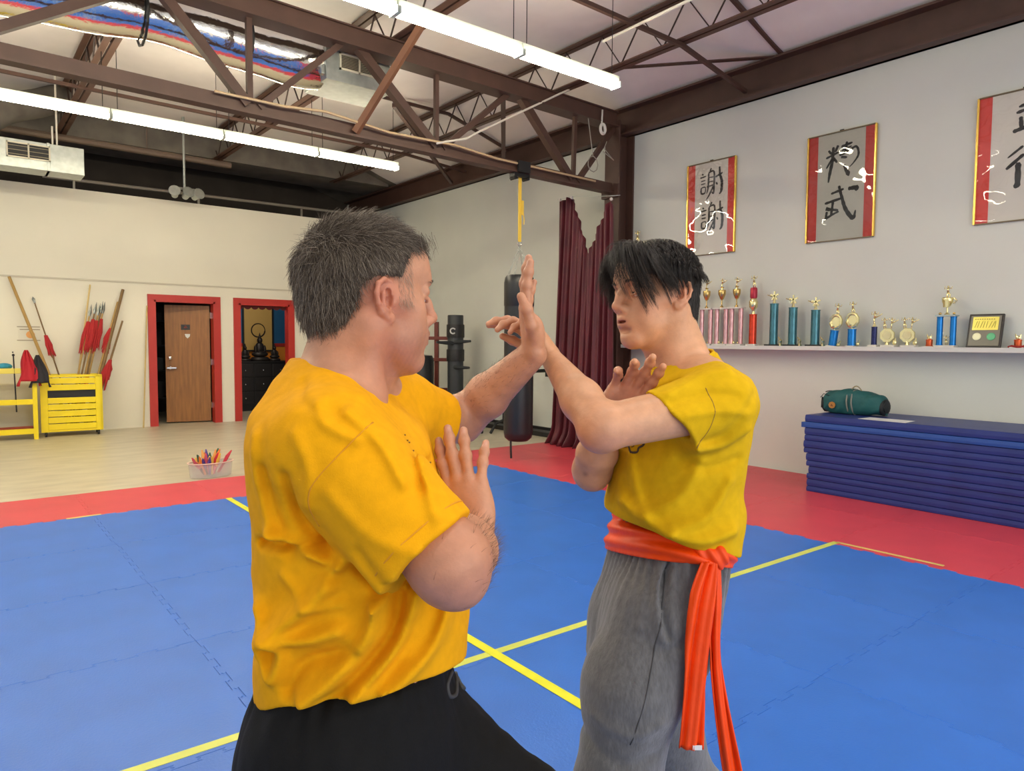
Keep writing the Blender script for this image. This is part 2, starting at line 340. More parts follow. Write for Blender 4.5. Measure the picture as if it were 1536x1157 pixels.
# brown leaf, hinged right, swung a little into the room behind
lf = bpy.data.objects.new('door_leaf', None)
c = MB(); c.b2((-.70,0,.02), (0,.045,DH-.06)); lf = c.build('door_leaf', m_wood, d1); lf.location = (w1-.045,.16,0); lf.rotation_euler = (0,0,R(-14))
c = MB(); c.lathe([(.012,0),(.012,.04),(.028,.05),(.028,.07),(.01,.078)], 12, (-.63,0,1.12), Matrix.Rotation(R(90), 3, 'X')); c.build('deadbolt', m_chrome, lf, smooth='auto')
c = MB(); c.lathe([(.03,0),(.03,.012),(.012,.02),(.012,.05)], 12, (-.63,0,.95), Matrix.Rotation(R(90), 3, 'X')); c.b2((-.68,-.065,.935), (-.53,-.045,.965)); c.build('lever_handle', m_chrome, lf, bevel=.004)
c = MB(); c.b2((-.45,-.006,1.60), (-.31,0,1.69)); sg = c.build('door_sign', M('sign_dark', (26,24,22), .4), lf)
c = MB(); c.ball((-.38,-.008,1.64), (.03,.004,.012)); c.ball((-.38,-.008,1.665), (.018,.004,.008)); c.build('emblem', M('sign_red',(120,40,30),.5), sg)
c = MB(); c.prism([(-.395,1.53),(-.31,1.53),(-.315,1.49),(-.35,1.455),(-.38,1.48)], (0,-.005,0), (0,0,0), (1,0,0), (0,0,1)); c.build('heart_sticker', M('sticker_white', (206,206,204), .5), lf)
for z in (.25, 1.0, 1.8):
    c = MB(); c.b2((w1-.05,.1,z), (w1-.028,.165,z+.1)); c.build('hinge', m_chrome, d1)
d2, w2 = doorway('door_2', *D2)
for z in (.3, 1.85):
    c = MB(); c.b2((-w2+.028,.03,z), (-w2+.034,.09,z+.1)); c.build('hinge', m_chrome, d2)
# scalloped valance edge at the top of the second doorway
c = MB()
for k in range(7): c.lathe([(.07,0),(.07,.01)], 14, (-w2+.06+k*.13,.1,DH-.03), Matrix.Rotation(R(90), 3, 'X'))
c.build('valance', M('valance_dark', (96,24,24), .7), d2)
# room behind door 1: dark shelving with boxes
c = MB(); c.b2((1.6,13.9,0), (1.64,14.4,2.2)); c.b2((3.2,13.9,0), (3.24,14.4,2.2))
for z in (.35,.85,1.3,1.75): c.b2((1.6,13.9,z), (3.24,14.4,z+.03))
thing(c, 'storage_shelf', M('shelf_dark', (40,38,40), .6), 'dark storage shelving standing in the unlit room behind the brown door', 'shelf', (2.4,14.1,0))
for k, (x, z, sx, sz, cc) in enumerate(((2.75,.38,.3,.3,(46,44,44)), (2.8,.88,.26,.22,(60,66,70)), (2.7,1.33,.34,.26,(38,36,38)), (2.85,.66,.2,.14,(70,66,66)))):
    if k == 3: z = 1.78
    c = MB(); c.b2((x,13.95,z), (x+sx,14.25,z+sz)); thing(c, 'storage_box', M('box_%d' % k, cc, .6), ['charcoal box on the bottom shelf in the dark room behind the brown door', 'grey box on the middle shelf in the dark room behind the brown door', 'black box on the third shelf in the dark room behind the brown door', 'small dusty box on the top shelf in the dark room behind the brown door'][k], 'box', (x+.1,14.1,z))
# office seen through door 2
f = empty('enso_picture', (5.1034,14.88,1.20), 0, 'black framed tan picture with a brushed ring on the blue and orange office wall', 'picture')
pw, ph = .32, 1.02
c = MB(); c.b2((-pw,-.03,0), (-pw+.03,0,ph)); c.b2((pw-.03,-.03,0), (pw,0,ph)); c.b2((-pw,-.03,0), (pw,0,.03)); c.b2((-pw,-.03,ph-.03), (pw,0,ph)); c.build('frame', m_black, f)
c = MB(); c.b2((-pw+.03,-.015,.03), (pw-.03,-.003,ph-.03)); c.build('paper', M('tan_paper', (206,168,96), .35), f)
c = MB(); c.tube([(.14*math.cos(a/40*2*math.pi),-.016,.44+.14*math.sin(a/40*2*math.pi)) for a in range(40)], [.009+.006*abs(math.sin(a/25)) for a in range(40)], 6, closed=True); c.build('brushed_ring', M('ink', (40,30,24), .7), f)
cb = empty('altar_cabinet', (5.2,14.6,0), 0, 'black wooden cabinet with small drawers in the office behind the second doorway', 'cabinet')
c = MB(); c.b2((-.75,-.22,.1), (.75,.22,.98)); c.b2((-.78,-.25,.98), (.78,.24,1.01)); c.b2((-.72,-.2,0), (.72,.2,.1)); c.build('body', M('black_lacquer', (28,26,28), .35), cb)
for ix in range(4):
    for iz in range(3):
        c = MB(); c.b2((-.7+ix*.36,-.235,.14+iz*.28), (-.38+ix*.36,-.215,.39+iz*.28)); dr = c.build('drawer', M('black_lacquer2', (36,33,35), .32), cb, bevel=.004)
        c = MB(); c.ball((-.54+ix*.36,-.25,.265+iz*.28), .016); c.build('knob', m_chrome, dr)
def statuette(x, s, label):
    o = empty('seated_statuette', (x,14.55,1.01), 0, label, 'statue', 'dark statuettes on the office cabinet')
    c = MB(); c.lathe([(.16,0),(.17,.03),(.15,.06),(.13,.07)], 16, sq=(1,.7)); c.ball((0,0,.12), (.15,.09,.06)); c.ball((0,.01,.23), (.085,.06,.11)); c.ball((-.08,-.01,.2), (.03,.035,.08)); c.ball((.08,-.01,.2), (.03,.035,.08)); c.ball((0,-.06,.15), (.06,.03,.02))
    c.v = [tuple(Vector(v)*s) for v in c.v]; c.build('body', M('bronze_dark', (48,42,40), .42, .3), o, smooth=True)
    c = MB(); c.ball((0,0,.365), (.048,.05,.058)); c.ball((0,0,.425), (.025,.025,.03)); c.lathe([(.02,.44),(.004,.5)], 8); c.v = [tuple(Vector(v)*s) for v in c.v]; c.build('head', MATS['bronze_dark'], o, smooth=True)
    return o
statuette(5.023, 1.15, 'tallest dark seated statuette, in the middle of the black office cabinet')
statuette(4.726, .72, 'small dark seated statuette at the left of the black office cabinet')
statuette(5.3278, .72, 'small dark seated statuette at the right of the black office cabinet')
lp = bpy.data.lights.new('office_lamp', 'POINT'); lp.energy = 16; lp.color = (1,.9,.75); lp.shadow_soft_size = .15
lo = bpy.data.objects.new('office_lamp', lp); COL.objects.link(lo); lo.location = (4.6,13.5,2.45)

# ------------------------------------------------------------------ foam mats
m_blue = M('blue_foam', (44,106,200), .40, var=.07, scale=3, bump=.12, bscale=120)
m_red = M('red_foam', (204,66,80), .42, var=.06, scale=3, bump=.12, bscale=120)
rng = random.Random(4)
NT, AMP, MT = 12, .013, .012
def edge(p, q, seed):
    """interlocking teeth from p to q (2D), same curve for both neighbours"""
    p, q = Vector((*p,0)), Vector((*q,0)); d = q-p; L_ = d.length; d.normalize(); n = Vector((-d.y, d.x, 0)); pts = [p]
    k = max(2, int(round(L_*NT)))
    for i in range(k):
        s = 1 if (i+seed) % 2 else -1
        if i in (0, k-1): continue
        a, b_ = i/k, (i+1)/k
        pts += [p+d*L_*(a+.006)+n*s*AMP*.25, p+d*L_*(a-.006)+n*s*AMP, p+d*L_*(b_+.006)+n*s*AMP, p+d*L_*(b_-.006)+n*s*AMP*.25]
    return [(v.x, v.y) for v in pts]
def mat_tile(name, x0, x1, y0, y1, m, label, cat, group, straight=''):
    e = []
    def side(p, q, flip, code):
        if code in straight: return [p]
        pts = edge(p, q, 0) if not flip else None
        if flip:
            pts = edge(q, p, 0); pts = [p]+list(reversed(pts))[:-1]
        return pts
    e += side((x0,y0), (x1,y0), False, 'S'); e += side((x1,y0), (x1,y1), False, 'E')
    e += side((x1,y1), (x0,y1), True, 'N'); e += side((x0,y1), (x0,y0), True, 'W')
    cx, cy = (x0+x1)/2, (y0+y1)/2; g = .9988
    b = MB(); b.prism([((x-cx)*g, (y-cy)*g) for x, y in e], (0,0,MT)); o = b.build(name, m, bevel=.0022); o.location = (cx,cy,.0)
    return tag(o, label, cat, group)
for i in range(-3, 4):
    for j in range(-3, 5):
        x, y = 1.87+i-1, 1.45+j
        mat_tile('foam_mat', x, x+1, y, y+1, m_blue, 'blue interlocking square foam mat in the training area', 'floor mat', 'blue foam mats', '')
for j in range(-3, 5):
    mat_tile('foam_mat', 4.87, 5.87, 1.45+j, 2.45+j, m_red, 'red interlocking foam mat bordering the blue area on the trophy wall side', 'floor mat', 'red foam mats on the trophy wall side')
    mat_tile('foam_mat', 5.87, 6.87, 1.45+j, 2.45+j, m_red, 'red interlocking foam mat between the red border row and the wall strip', 'floor mat', 'red foam mats in the wall side row', '')
    if 1.45+j < 6.45: mat_tile('foam_mat', 6.87, 7.265, 1.45+j, 2.45+j, m_red, 'narrow cut red foam mat along the foot of the trophy wall', 'floor mat', 'cut red mats by the wall', 'E')
for i in range(-3, 6):
    mat_tile('foam_mat', .87+i, 1.87+i, 6.45, 7.45, m_red, 'red interlocking foam mat along the far edge next to bare concrete', 'floor mat', 'red foam mats on the far edge', 'N')
m_tape = M('yellow_tape', (226,226,40), .4, var=.06, scale=9); m_tape2 = M('faded_yellow_tape', (206,214,96), .4, var=.1, scale=9)
def tape(pts, w, label, m, up=0):
    b = MB()
    for p, q in zip(pts[:-1], pts[1:]): b.bar((*p,MT+.0008+up), (*q,MT+.0008+up), w, .0012)
    thing(b, 'floor_tape', m, label, 'tape', (*pts[0],MT), 'yellow tape lines on the mats')
tape([(1.925,6.45),(1.9,2.7),(1.855,-.5)], .05, 'bright yellow tape line running away under the older man to the far red border', m_tape, .0013)
tape([(-1,2.56),(.46,2.51),(1.76,2.49),(4.93,2.41)], .045, 'faded yellow tape line crossing the blue mats from front left to the red border', m_tape2)
tape([(4.93,2.41),(4.95,1.72)], .03, 'short pale tape strip on the red and blue seam in front of the mat stack', M('pale_tape',(214,196,110),.4))
tape([(.69,6.455),(.93,6.465)], .035, 'tiny pale tape strip on the far red and blue seam by the picture edge', MATS['pale_tape'])

# ------------------------------------------------------------------ folding mats, bag, paper
m_vinyl = M('navy_vinyl', (30,46,116), .42, var=.08, scale=6, bump=.15, bscale=18)
m_vinyl2 = M('bright_vinyl', (32,72,148), .42, var=.06, scale=6, bump=.15, bscale=18)
rng = random.Random(11)
order = ['bottom mat of the navy folded stack, lying on the red foam mats', 'second mat from the bottom of the navy stack', 'third mat from the bottom of the navy stack', 'fourth mat from the bottom of the navy stack', 'fifth mat from the bottom of the navy stack', 'sixth mat from the bottom of the navy stack', 'mat above the step in the stack edge, seventh from the bottom', 'fifth mat from the top of the navy stack', 'fourth mat from the top of the navy stack', 'third mat from the top of the navy stack, darker edge', 'brighter blue mat with a lifted corner, second from the top of the stack', 'topmost navy mat, under the green duffel bag']
zz = MT
for k in range(12):
    h = (.751-MT)/12*(1.12 if k % 2 else .88); x0 = 6.44+rng.uniform(-.008,.012); y1 = 3.46+rng.uniform(-.012,.012)+(.04 if 6 <= k else 0); dx = -.012 if k == 10 else 0
    def top(u, v, s):
        return 0
    b = MB(); n = 14
    prof = [(.0,.07),(-.002,.45),(-.001,.6),(.001,.93),(.007,.985)]
    y0 = .55+rng.uniform(-.03,.03); x1 = 7.27
    ring = []
    for (ins, fz) in [(.005,.012)]+prof:
        ring.append([(x0+ins+dx,y0+ins,zz+h*fz),(x1-ins,y0+ins,zz+h*fz),(x1-ins,y1-ins,zz+h*fz),(x0+ins+dx,y1-ins,zz+h*fz)])
    vs = [p for r_ in ring for p in r_]; m_ = len(ring)
    fs = [(i*4+j, i*4+(j+1)%4, (i+1)*4+(j+1)%4, (i+1)*4+j) for i in range(m_-1) for j in range(4)]+[(3,2,1,0), tuple((m_-1)*4+j for j in range(4))]
    b.add(vs, fs)
    if k == 10: b.prism([(x0-.004,y1-.1),(x0-.004,y1+.03),(x0+.2,y1-.02)], (0,0,.05), (0,0,zz+.0))
    thing(b, 'folding_mat', m_vinyl2 if k == 10 else m_vinyl, order[k], 'gym mat', ((x0+x1)/2,2,zz), 'stack of folding mats')
    zz += h
b = MB(); b.prism([(-.16,-.2),(.07,-.2),(.09,.19),(-.13,.21)], (0,0,.002)); o = thing(b, 'paper_sheet', M('white_paper', (226,226,226), .5), 'white paper sheet lying on the mat stack in front of the duffel bag', 'paper'); o.location = (6.60,2.80,.752); o.rotation_euler = (0,0,R(3))
bag = empty('duffel_bag', (6.88,3.23,.751), R(2), 'dark green duffel bag with an orange patch lying on the navy mat stack', 'bag')
m_teal = M('teal_canvas', (22,84,84), .7, var=.12, scale=10, bump=.3, bscale=30)
def bagf(u, v):
    yy = .30-.60*u; e = (1-abs(2*u-1)**9)**.5; th = 2*math.pi*v
    hh = (.118-.012*math.sin(u*8+1))*e*(1+.05*math.sin(u*5)); ww = .125*e
    s, c_ = math.sin(th), math.cos(th)
    x = ww*abs(c_)**.75*(1 if c_ > 0 else -1); z = hh*abs(s)**.75*(1 if s > 0 else -1)
    return (x+.004*math.sin(u*31+v*25), yy, max(.004, .108*e**.4+z+.006*math.sin(u*23+v*19)))
b = MB(); b.grid(bagf, 46, 40); b.build('body', m_teal, bag, smooth=True)
for y in (.045, .0):
    b = MB(); b.tube([(.131*math.cos(a)-.004, y-.012*(a-1.5), .108+.128*math.sin(a)) for a in [i*.22-.7 for i in range(24)]], .008, 6); b.build('strap', M('grey_webbing', (128,128,118), .7), bag, smooth=True)
b = MB(); b.tube([(-.02,.04-.11*i/8,.225+.05*math.sin(math.pi*i/8)) for i in range(9)], .006, 6); b.build('handle', M('khaki_webbing', (150,142,112), .7), bag, smooth=True)
b = MB(); b.lathe([(.034,0),(.034,.006)], 8, (-.131,.165,.085), Matrix.Rotation(R(-90), 3, 'Y')); pt = b.build('patch', M('orange_leather', (178,118,50), .6), bag)
b = MB(); b.prism([(-.014,-.012),(.014,-.012),(.004,.012),(-.004,.004)], (-.003,0,0), (-.137,.165,.085), (0,1,0), (0,0,1)); b.build('patch_mark', M('patch_mark', (120,72,30), .6), pt)
for s in (-1, 1):
    b = MB(); b.ball((0,s*.272,.085), (.108,.036,.082), 16); b.tube([(-.06,s*.3,.05),(-.09,s*.285,.1),(-.05,s*.3,.15)], .008, 6); b.build('end_panel', M('black_canvas', (24,30,32), .7), bag, smooth=True)
b = MB(); b.tube([(-.03,.28-.02*i,.205+.012*math.sin(i*.5)) for i in range(12)]+[(-.02,.0,.232)], .005, 6); b.tube([(-.1,.2,.17),(-.11,.26,.19),(-.09,.3,.15)], .004, 5); b.build('piping', MATS['black_canvas'], bag, smooth=True)

# ------------------------------------------------------------------ trophy shelf
SZ, SX = 1.405, 7.17
b = MB(); b.b2((7.06,-3.5,SZ-.028), (7.298,6.46,SZ)); b.b2((7.05,-3.5,SZ-.04), (7.062,6.46,SZ+.004))
thing(b, 'trophy_ledge', M('ledge_white', (206,206,202), .45), 'long narrow white ledge on the wall carrying the trophies', 'shelf', (7.18,2,SZ), bevel=.003)
m_gold = M('gold_plastic', (236,224,168), .24, .9); m_gold2 = M('antique_gold', (206,176,112), .25, .95)
m_marb = M('white_marble', (214,210,204), .3, var=.06, scale=20)
def holo(name, rgb): return M(name, rgb, .25, .55, var=.28, scale=40, stretch=(1,1,.35))
m_pink = holo('pink_foil', (212,166,168)); m_tealf = holo('teal_foil', (70,120,132)); m_redf = M('red_foil', (206,64,36), .25, .5, var=.2, scale=20); m_bluef = M('blue_foil', (20,120,196), .25, .45, var=.12, scale=18); m_navyf = M('navy_foil', (32,40,92), .3, .4, var=.3, scale=50); m_orf = M('orange_foil', (196,84,40), .3, .5, var=.25, scale=30)
def figure(par, z, h, kick=0, mat=None, name='figure'):
    """small martial artist: legs, trunk, head, arms"""
    mat = mat or m_gold; s = h; b = MB()
    b.ball((0,0,z+.92*s), .07*s, 10); b.tube([(0,0,z+.85*s),(0,0,z+.5*s)], [.06*s,.085*s], 8)
    b.tube([(0,0,z+.5*s),(0,.05*s,z+.25*s),(0,.03*s,z)], [.07*s,.055*s,.04*s], 7)
    if kick: b.tube([(0,0,z+.5*s),(0,-.28*s,z+.62*s),(0,-.55*s,z+.78*s)], [.07*s,.055*s,.035*s], 7)
    else: b.tube([(0,0,z+.5*s),(0,-.14*s,z+.28*s),(0,-.12*s,z)], [.07*s,.055*s,.04*s], 7)
    b.tube([(0,.07*s,z+.8*s),(-.02*s,.24*s,z+.72*s),(-.03*s,.2*s,z+.95*s)], [.04*s,.035*s,.03*s], 6); b.tube([(0,-.07*s,z+.8*s),(-.02*s,-.22*s,z+.74*s),(-.04*s,-.3*s,z+.9*s)], [.04*s,.035*s,.03*s], 6)
    return b.build(name, mat, par, smooth=True)
def cup(par, z, h, r, mat=None, name='cup'):
    b = MB(); b.lathe([(r*.5,z),(r*.45,z+h*.06),(r*.16,z+h*.14),(r*.14,z+h*.42),(r*.5,z+h*.5),(r*.95,z+h*.75),(r,z+h*.95),(r*.9,z+h)], 14); return b.build(name, mat or m_gold, par, smooth='auto')
def trophy(y, label, group=None, x=SX): return empty('trophy', (x,y,SZ), 0, label, 'trophy', group)
def base(t, w, h=.022, mat=None, d=.1):
    b = MB(); b.b2((-d/2,-w/2,0), (d/2,w/2,h)); return b.build('base', mat or m_marb, t, bevel=.002)
def column(t, y, z0, z1, r, mat):
    b = MB(); b.lathe([(r*1.08,z0),(r*1.08,z0+.008),(r,z0+.009),(r,z1-.009),(r*1.08,z1-.008),(r*1.08,z1)], 16, (0,y,0)); return b.build('column', mat, t, smooth='auto')
def small_fig(t, y, z, h, k=0): figure(t, z, h, k)
for i, (y, top) in enumerate(((5.19,2.21),(4.975,2.21),(4.775,2.205))):
    t = trophy(y, ['pink two column trophy closest to the younger man, first of three', 'middle one of the three pink two column trophies', 'pink two column trophy standing next to the red column trophy'][i], 'pink two column trophies')
    base(t, .19); column(t, -.062, .022, .43, .027, m_pink); column(t, .062, .022, .43, .027, m_pink)
    b = MB(); b.b2((-.05,-.095,.43), (.05,.095,.447)); b.build('top_plate', m_marb, t, bevel=.002)
    cup(t, .447, .21, .045, m_gold2); 
    b = MB(); b.lathe([(.012,.63),(.02,.65),(.012,.675),(.028,.69)], 10); b.build('riser', m_gold, t, smooth='auto')
    figure(t, .675, .12, 1)
    b = MB(); b.ball((0,.03,.04), .018); b.ball((0,-.03,.035), .014); b.build('eagle', m_gold, t)
t = trophy(4.555, 'single red column trophy with red and silver risers under a gold figure'); base(t, .12); column(t, 0, .022, .36, .042, m_redf)
b = MB(); b.lathe([(.02,.36),(.014,.39),(.02,.41),(.046,.44),(.05,.5),(.03,.54)], 14); b.build('riser', m_gold, t, smooth='auto')
b = MB(); b.lathe([(.036,.54),(.04,.56),(.04,.645),(.034,.66)], 14); b.build('red_riser', M('crimson_foil', (170,40,62), .3, .4), t, smooth='auto'); figure(t, .66, .14)
for i, (y, hc) in enumerate(((4.295,.47),(4.07,.42),(3.815,.385))):
    t = trophy(y, ['tallest of the three teal column trophies, black base and star figure on top', 'middle teal column trophy on a black base', 'shortest teal column trophy, black base, beside the leaning blue trophies'][i], 'teal column trophies')
    base(t, .17, .02, m_black); column(t, 0, .02, hc, .045, m_tealf)
    b = MB()
    for k in range(5):
        a = k*2*math.pi/5+.3; b.bar((0,0,hc+.085), (0,.05*math.cos(a),hc+.085+.05*math.sin(a)), .012, .016)
    b.tube([(0,0,hc),(0,0,hc+.06)], [.02,.008], 8); b.tube([(0,.03,hc+.08),(0,.09,hc+.1)], [.01,.004], 6); b.build('star_figure', m_gold, t)
    b = MB(); b.lathe([(.022,0),(.014,.03),(.02,.06),(.006,.08)], 8, (-.02,-.095,.0)); b.tube([(-.02,-.095,.07),(-.02,-.07,.1)], .006, 5); b.build('eagle', m_gold, t)
for i, (y, tilt, hc, tp) in enumerate(((3.625,.26,.17,.30),(3.425,0,.18,.30))):
    t = trophy(y, ['blue column trophy with a gold wreath leaning towards its neighbour', 'upright blue column trophy with a gold wreath, being leaned on'][i], 'blue wreath trophies')
    if tilt: t.rotation_euler = (tilt*.45,0,0)
    base(t, .085, .012); column(t, 0, .012, hc, .04, m_bluef)
    b = MB(); b.tube([(0,.058*math.cos(a),hc+.09+.07*math.sin(a)) for a in [k*2*math.pi/10+.3 for k in range(10)]], .015, 6, closed=True); b.lathe([(.05,0),(.05,.008)], 8, (0,0,hc+.09), Matrix.Rotation(R(90), 3, 'Y')); b.tube([(0,0,hc),(0,0,hc+.04)], .012, 6); b.build('wreath', m_gold, t)
    figure(t, hc+.15, .13, 0); b = MB(); b.ball((0,-.06,.03), .02); b.tube([(0,-.06,.03),(0,-.08,.07)], .008, 6); b.build('eagle', m_gold, t)
t = trophy(3.205, 'small navy column trophy with a gold side kick figure'); base(t, .085); column(t, 0, .022, .2, .026, m_navyf); b = MB(); b.tube([(0,0,.2),(0,0,.245)], [.018,.006], 8); b.build('riser', m_gold, t); figure(t, .225, .13, 1)
for i, y in enumerate((3.06,2.875)):
    t = trophy(y, ['gold octagon trophy next to the navy column trophy', 'gold octagon trophy next to the tiny orange trophy'][i], 'gold octagon trophies'); base(t, .13)
    b = MB(); b.lathe([(.07,-.012),(.074,0),(.07,.012)], 8, (0,.02,.115), Matrix.Rotation(R(90), 3, 'Y') @ Matrix.Rotation(R(22.5), 3, 'Z')); b.tube([(0,.02,.022),(0,.02,.06)], [.02,.012], 8); oc = b.build('octagon', m_gold, t)
    b = MB(); b.lathe([(.042,0),(.042,.004)], 8, (-.014,.02,.115), Matrix.Rotation(R(-90), 3, 'Y') @ Matrix.Rotation(R(22.5), 3, 'Z')); b.build('insert', M('pale_gold_plate', (216,206,160), .35, .6), oc)
    f1 = figure(t, .18, .11, 0, name='figure'); f1.location.y = .05; f2 = figure(t, .18, .11, 1, name='figure'); f2.location.y = -.02
    b = MB(); b.ball((0,-.05,.045), (.014,.02,.026)); b.tube([(0,-.05,.04),(0,-.06,.09)], [.012,.004], 6); b.build('eagle', m_gold, t)
def tiny(y, label):
    t = trophy(y, label, 'tiny orange trophies'); base(t, .1, .012); column(t, 0, .012, .075, .028, m_orf); b = MB(); b.ball((0,0,.09), (.012,.02,.02)); b.tube([(0,.012,.085),(0,.02,.125)], [.008,.003], 5); b.tube([(0,-.012,.085),(0,-.02,.12)], [.008,.003], 5); b.build('figure', m_gold, t); return t
tiny(2.70, 'tiny orange trophy left of the tall bright blue two column trophy')
t = tiny(2.0, 'tiny orange trophy with a red ribbon at the right end of the shelf'); b = MB(); b.tube([(-.03,.06,.01),(-.045,.03,.02),(-.05,-.02,.008),(-.04,-.06,.02)], .01, 6); b.build('ribbon', M('red_ribbon',(150,36,36),.6), t)
t = trophy(2.56, 'tall bright blue two column trophy with a gold cup and figure'); base(t, .17, .022)
column(t, -.056, .022, .285, .026, m_bluef); column(t, .056, .022, .285, .026, m_bluef); b = MB(); b.b2((-.05,-.085,.285), (.05,.085,.3)); b.build('top_plate', M('silver_plate',(170,186,186),.3,.5), t, bevel=.002)
cup(t, .3, .16, .048, m_gold); figure(t, .45, .12, 0); f = figure(t, .025, .09, 0)
b = MB(); b.lathe([(.026,.37),(.03,.43)], 8, (-.03,0,0)); b.tube([(0,-.05,.40),(0,-.075,.43),(0,-.05,.455)], .008, 6); b.build('wreath', m_gold, t)
for s in (-1,1):
    b = MB(); b.ball((0,s*.058,.312), .013); b.build('finial', m_gold2, t)
t = trophy(6.30, 'very tall trophy showing only its gold figure above the younger man'); base(t, .22); 
for s in (-.07,.07): column(t, s, .022, .8, .03, m_pink)
b = MB(); b.b2((-.05,-.11,.8), (.05,.11,.82)); b.build('top_plate', m_marb, t); column(t, 0, .82, 1.25, .03, m_redf); cup(t, 1.25, .12, .05); figure(t, 1.35, .16)
t = trophy(5.40, 'dark bronze trophy half hidden behind the younger man\'s ear'); base(t, .13, .03, m_black); column(t, 0, .03, .3, .04, M('bronze_foil',(70,50,44),.4,.4)); column(t, 0, .3, .62, .025, MATS['bronze_foil'])
p = empty('plaque', (7.17,2.26,SZ), 0, 'black framed award plaque with gold plate and two medallions leaning on the wall', 'plaque'); p.rotation_euler = (0,R(14),0)
b = MB(); b.b2((-.012,-.135,0), (.012,.135,.31)); b.build('board', M('plaque_frame', (38,32,30), .4), p, bevel=.004)
b = MB(); b.b2((-.016,-.118,.018), (-.012,.118,.292)); b.build('inlay', M('plaque_grey', (122,118,104), .35), p)
b = MB(); b.b2((-.020,-.1,.16), (-.016,.1,.28)); g = b.build('gold_plate', M('gold_sheet', (236,224,110), .3, .4), p)
b = MB()
for k in range(9): b.b2((-.0212,.075-k*.018,.255), (-.020,.085-k*.018,.263))
rng = random.Random(3)
for k in range(8):
    y = .08-k*.022; b.bar((-.0208,y,.18), (-.0208,y-.012+rng.uniform(-.01,.01),.24), .0012, .008, (1,0,0))
b.build('engraving', M('engraving', (150,136,60), .5), g)
for s, cc, nm in ((.055,(226,226,190),'silver_medallion'), (-.055,(96,178,130),'green_medallion')):
    b = MB(); b.lathe([(.034,0),(.034,.006),(.026,.008)], 16, (-.016,s,.1), Matrix.Rotation(R(-90), 3, 'Y')); b.lathe([(.012,0),(.012,.01)], 8, (-.016,s,.1), Matrix.Rotation(R(-90), 3, 'Y')); b.build('medallion', M(nm, cc, .35, .3), p)

# ------------------------------------------------------------------ calligraphy scrolls
m_ink = M('black_ink', (22,20,20), .55); m_paper = M('rice_paper', (206,202,190), .6, var=.03, scale=4); m_redpap = M('red_silk', (206,52,44), .5, var=.06, scale=20)
m_goldrail = M('gold_rail', (240,200,96), .25, .7)
gm = bpy.data.materials.new('wavy_acrylic'); gm.use_nodes = True; nt = gm.node_tree; nt.nodes.clear()
out = nt.nodes.new('ShaderNodeOutputMaterial'); mx = nt.nodes.new('ShaderNodeMixShader'); tr_ = nt.nodes.new('ShaderNodeBsdfTransparent'); gl = nt.nodes.new('ShaderNodeBsdfGlossy'); gl.inputs['Roughness'].default_value = .015
fr = nt.nodes.new('ShaderNodeFresnel'); fr.inputs[0].default_value = 1.5; tcn = nt.nodes.new('ShaderNodeTexCoord'); nz = nt.nodes.new('ShaderNodeTexNoise'); nz.inputs['Scale'].default_value = 2.3; nz.inputs['Detail'].default_value = 1.5
bp = nt.nodes.new('ShaderNodeBump'); bp.inputs['Strength'].default_value = 1.0; bp.inputs['Distance'].default_value = .05
for a, c_ in ((tcn.outputs['Object'], nz.inputs['Vector']), (nz.outputs[0], bp.inputs['Height']), (bp.outputs[0], gl.inputs['Normal']), (fr.outputs[0], mx.inputs[0]), (tr_.outputs[0], mx.inputs[1]), (gl.outputs[0], mx.inputs[2]), (mx.outputs[0], out.inputs[0])): nt.links.new(a, c_)
# brush strokes in a unit box: lists of (u, v, width)
XIE = [[(.08,.86,.05),(.15,.82,.03)], [(.0,.74,.05),(.27,.77,.03)], [(.04,.62,.04),(.24,.64,.03)], [(.04,.52,.04),(.24,.53,.03)], [(.05,.4,.05),(.06,.22,.05),(.22,.22,.04),(.24,.4,.03),(.05,.4,.03)],
       [(.5,1.0,.05),(.43,.9,.03)], [(.38,.86,.05),(.37,.4,.06),(.3,.18,.02)], [(.38,.86,.04),(.62,.86,.05),(.62,.3,.06),(.6,.16,.05),(.52,.22,.02)], [(.4,.7,.03),(.6,.7,.03)], [(.4,.56,.03),(.6,.56,.03)], [(.3,.4,.04),(.62,.44,.04)], [(.6,.4,.05),(.4,.1,.04),(.28,-.02,.02)],
       [(.68,.68,.05),(1.0,.78,.05)], [(.86,1.0,.05),(.88,.75,.06),(.97,.5,.08),(.95,.2,.07),(.86,.1,.03)], [(.72,.5,.05),(.78,.42,.04)]]
JING = [[(.08,.9,.05),(.18,.78,.05)], [(.4,1.0,.06),(.3,.82,.06)], [(.0,.68,.05),(.42,.8,.05)], [(.24,.98,.06),(.22,.6,.08),(.14,.2,.07),(.1,-.05,.03)], [(.22,.66,.05),(.02,.38,.04)], [(.25,.66,.06),(.38,.5,.05)],
        [(.5,.94,.06),(.86,1.0,.05)], [(.52,.82,.05),(.84,.9,.04)], [(.68,1.06,.05),(.64,.76,.07)], [(.44,.7,.05),(.7,.76,.06),(.98,.86,.05),(1.06,.62,.05),(.9,.4,.03),(.76,.3,.015)], [(.6,.4,.05),(.74,.14,.1),(.8,.1,.07)], [(.5,.64,.06),(.7,.6,.05)]]
WU = [[(.2,.84,.05),(.62,.94,.06)], [(.0,.56,.06),(.56,.66,.06)], [(.46,1.06,.06),(.56,.7,.07),(.7,.3,.09),(.94,.0,.1),(1.02,.24,.02)], [(.76,.92,.08),(1.04,.92,.1),(.98,.84,.08)], [(.28,.6,.06),(.22,.14,.06)], [(.04,.4,.1),(.22,.34,.06)], [(.26,.34,.06),(.46,.3,.05)], [(.0,.06,.06),(.3,.2,.05),(.48,.26,.04)], [(.08,.3,.06),(.04,.06,.06)]]
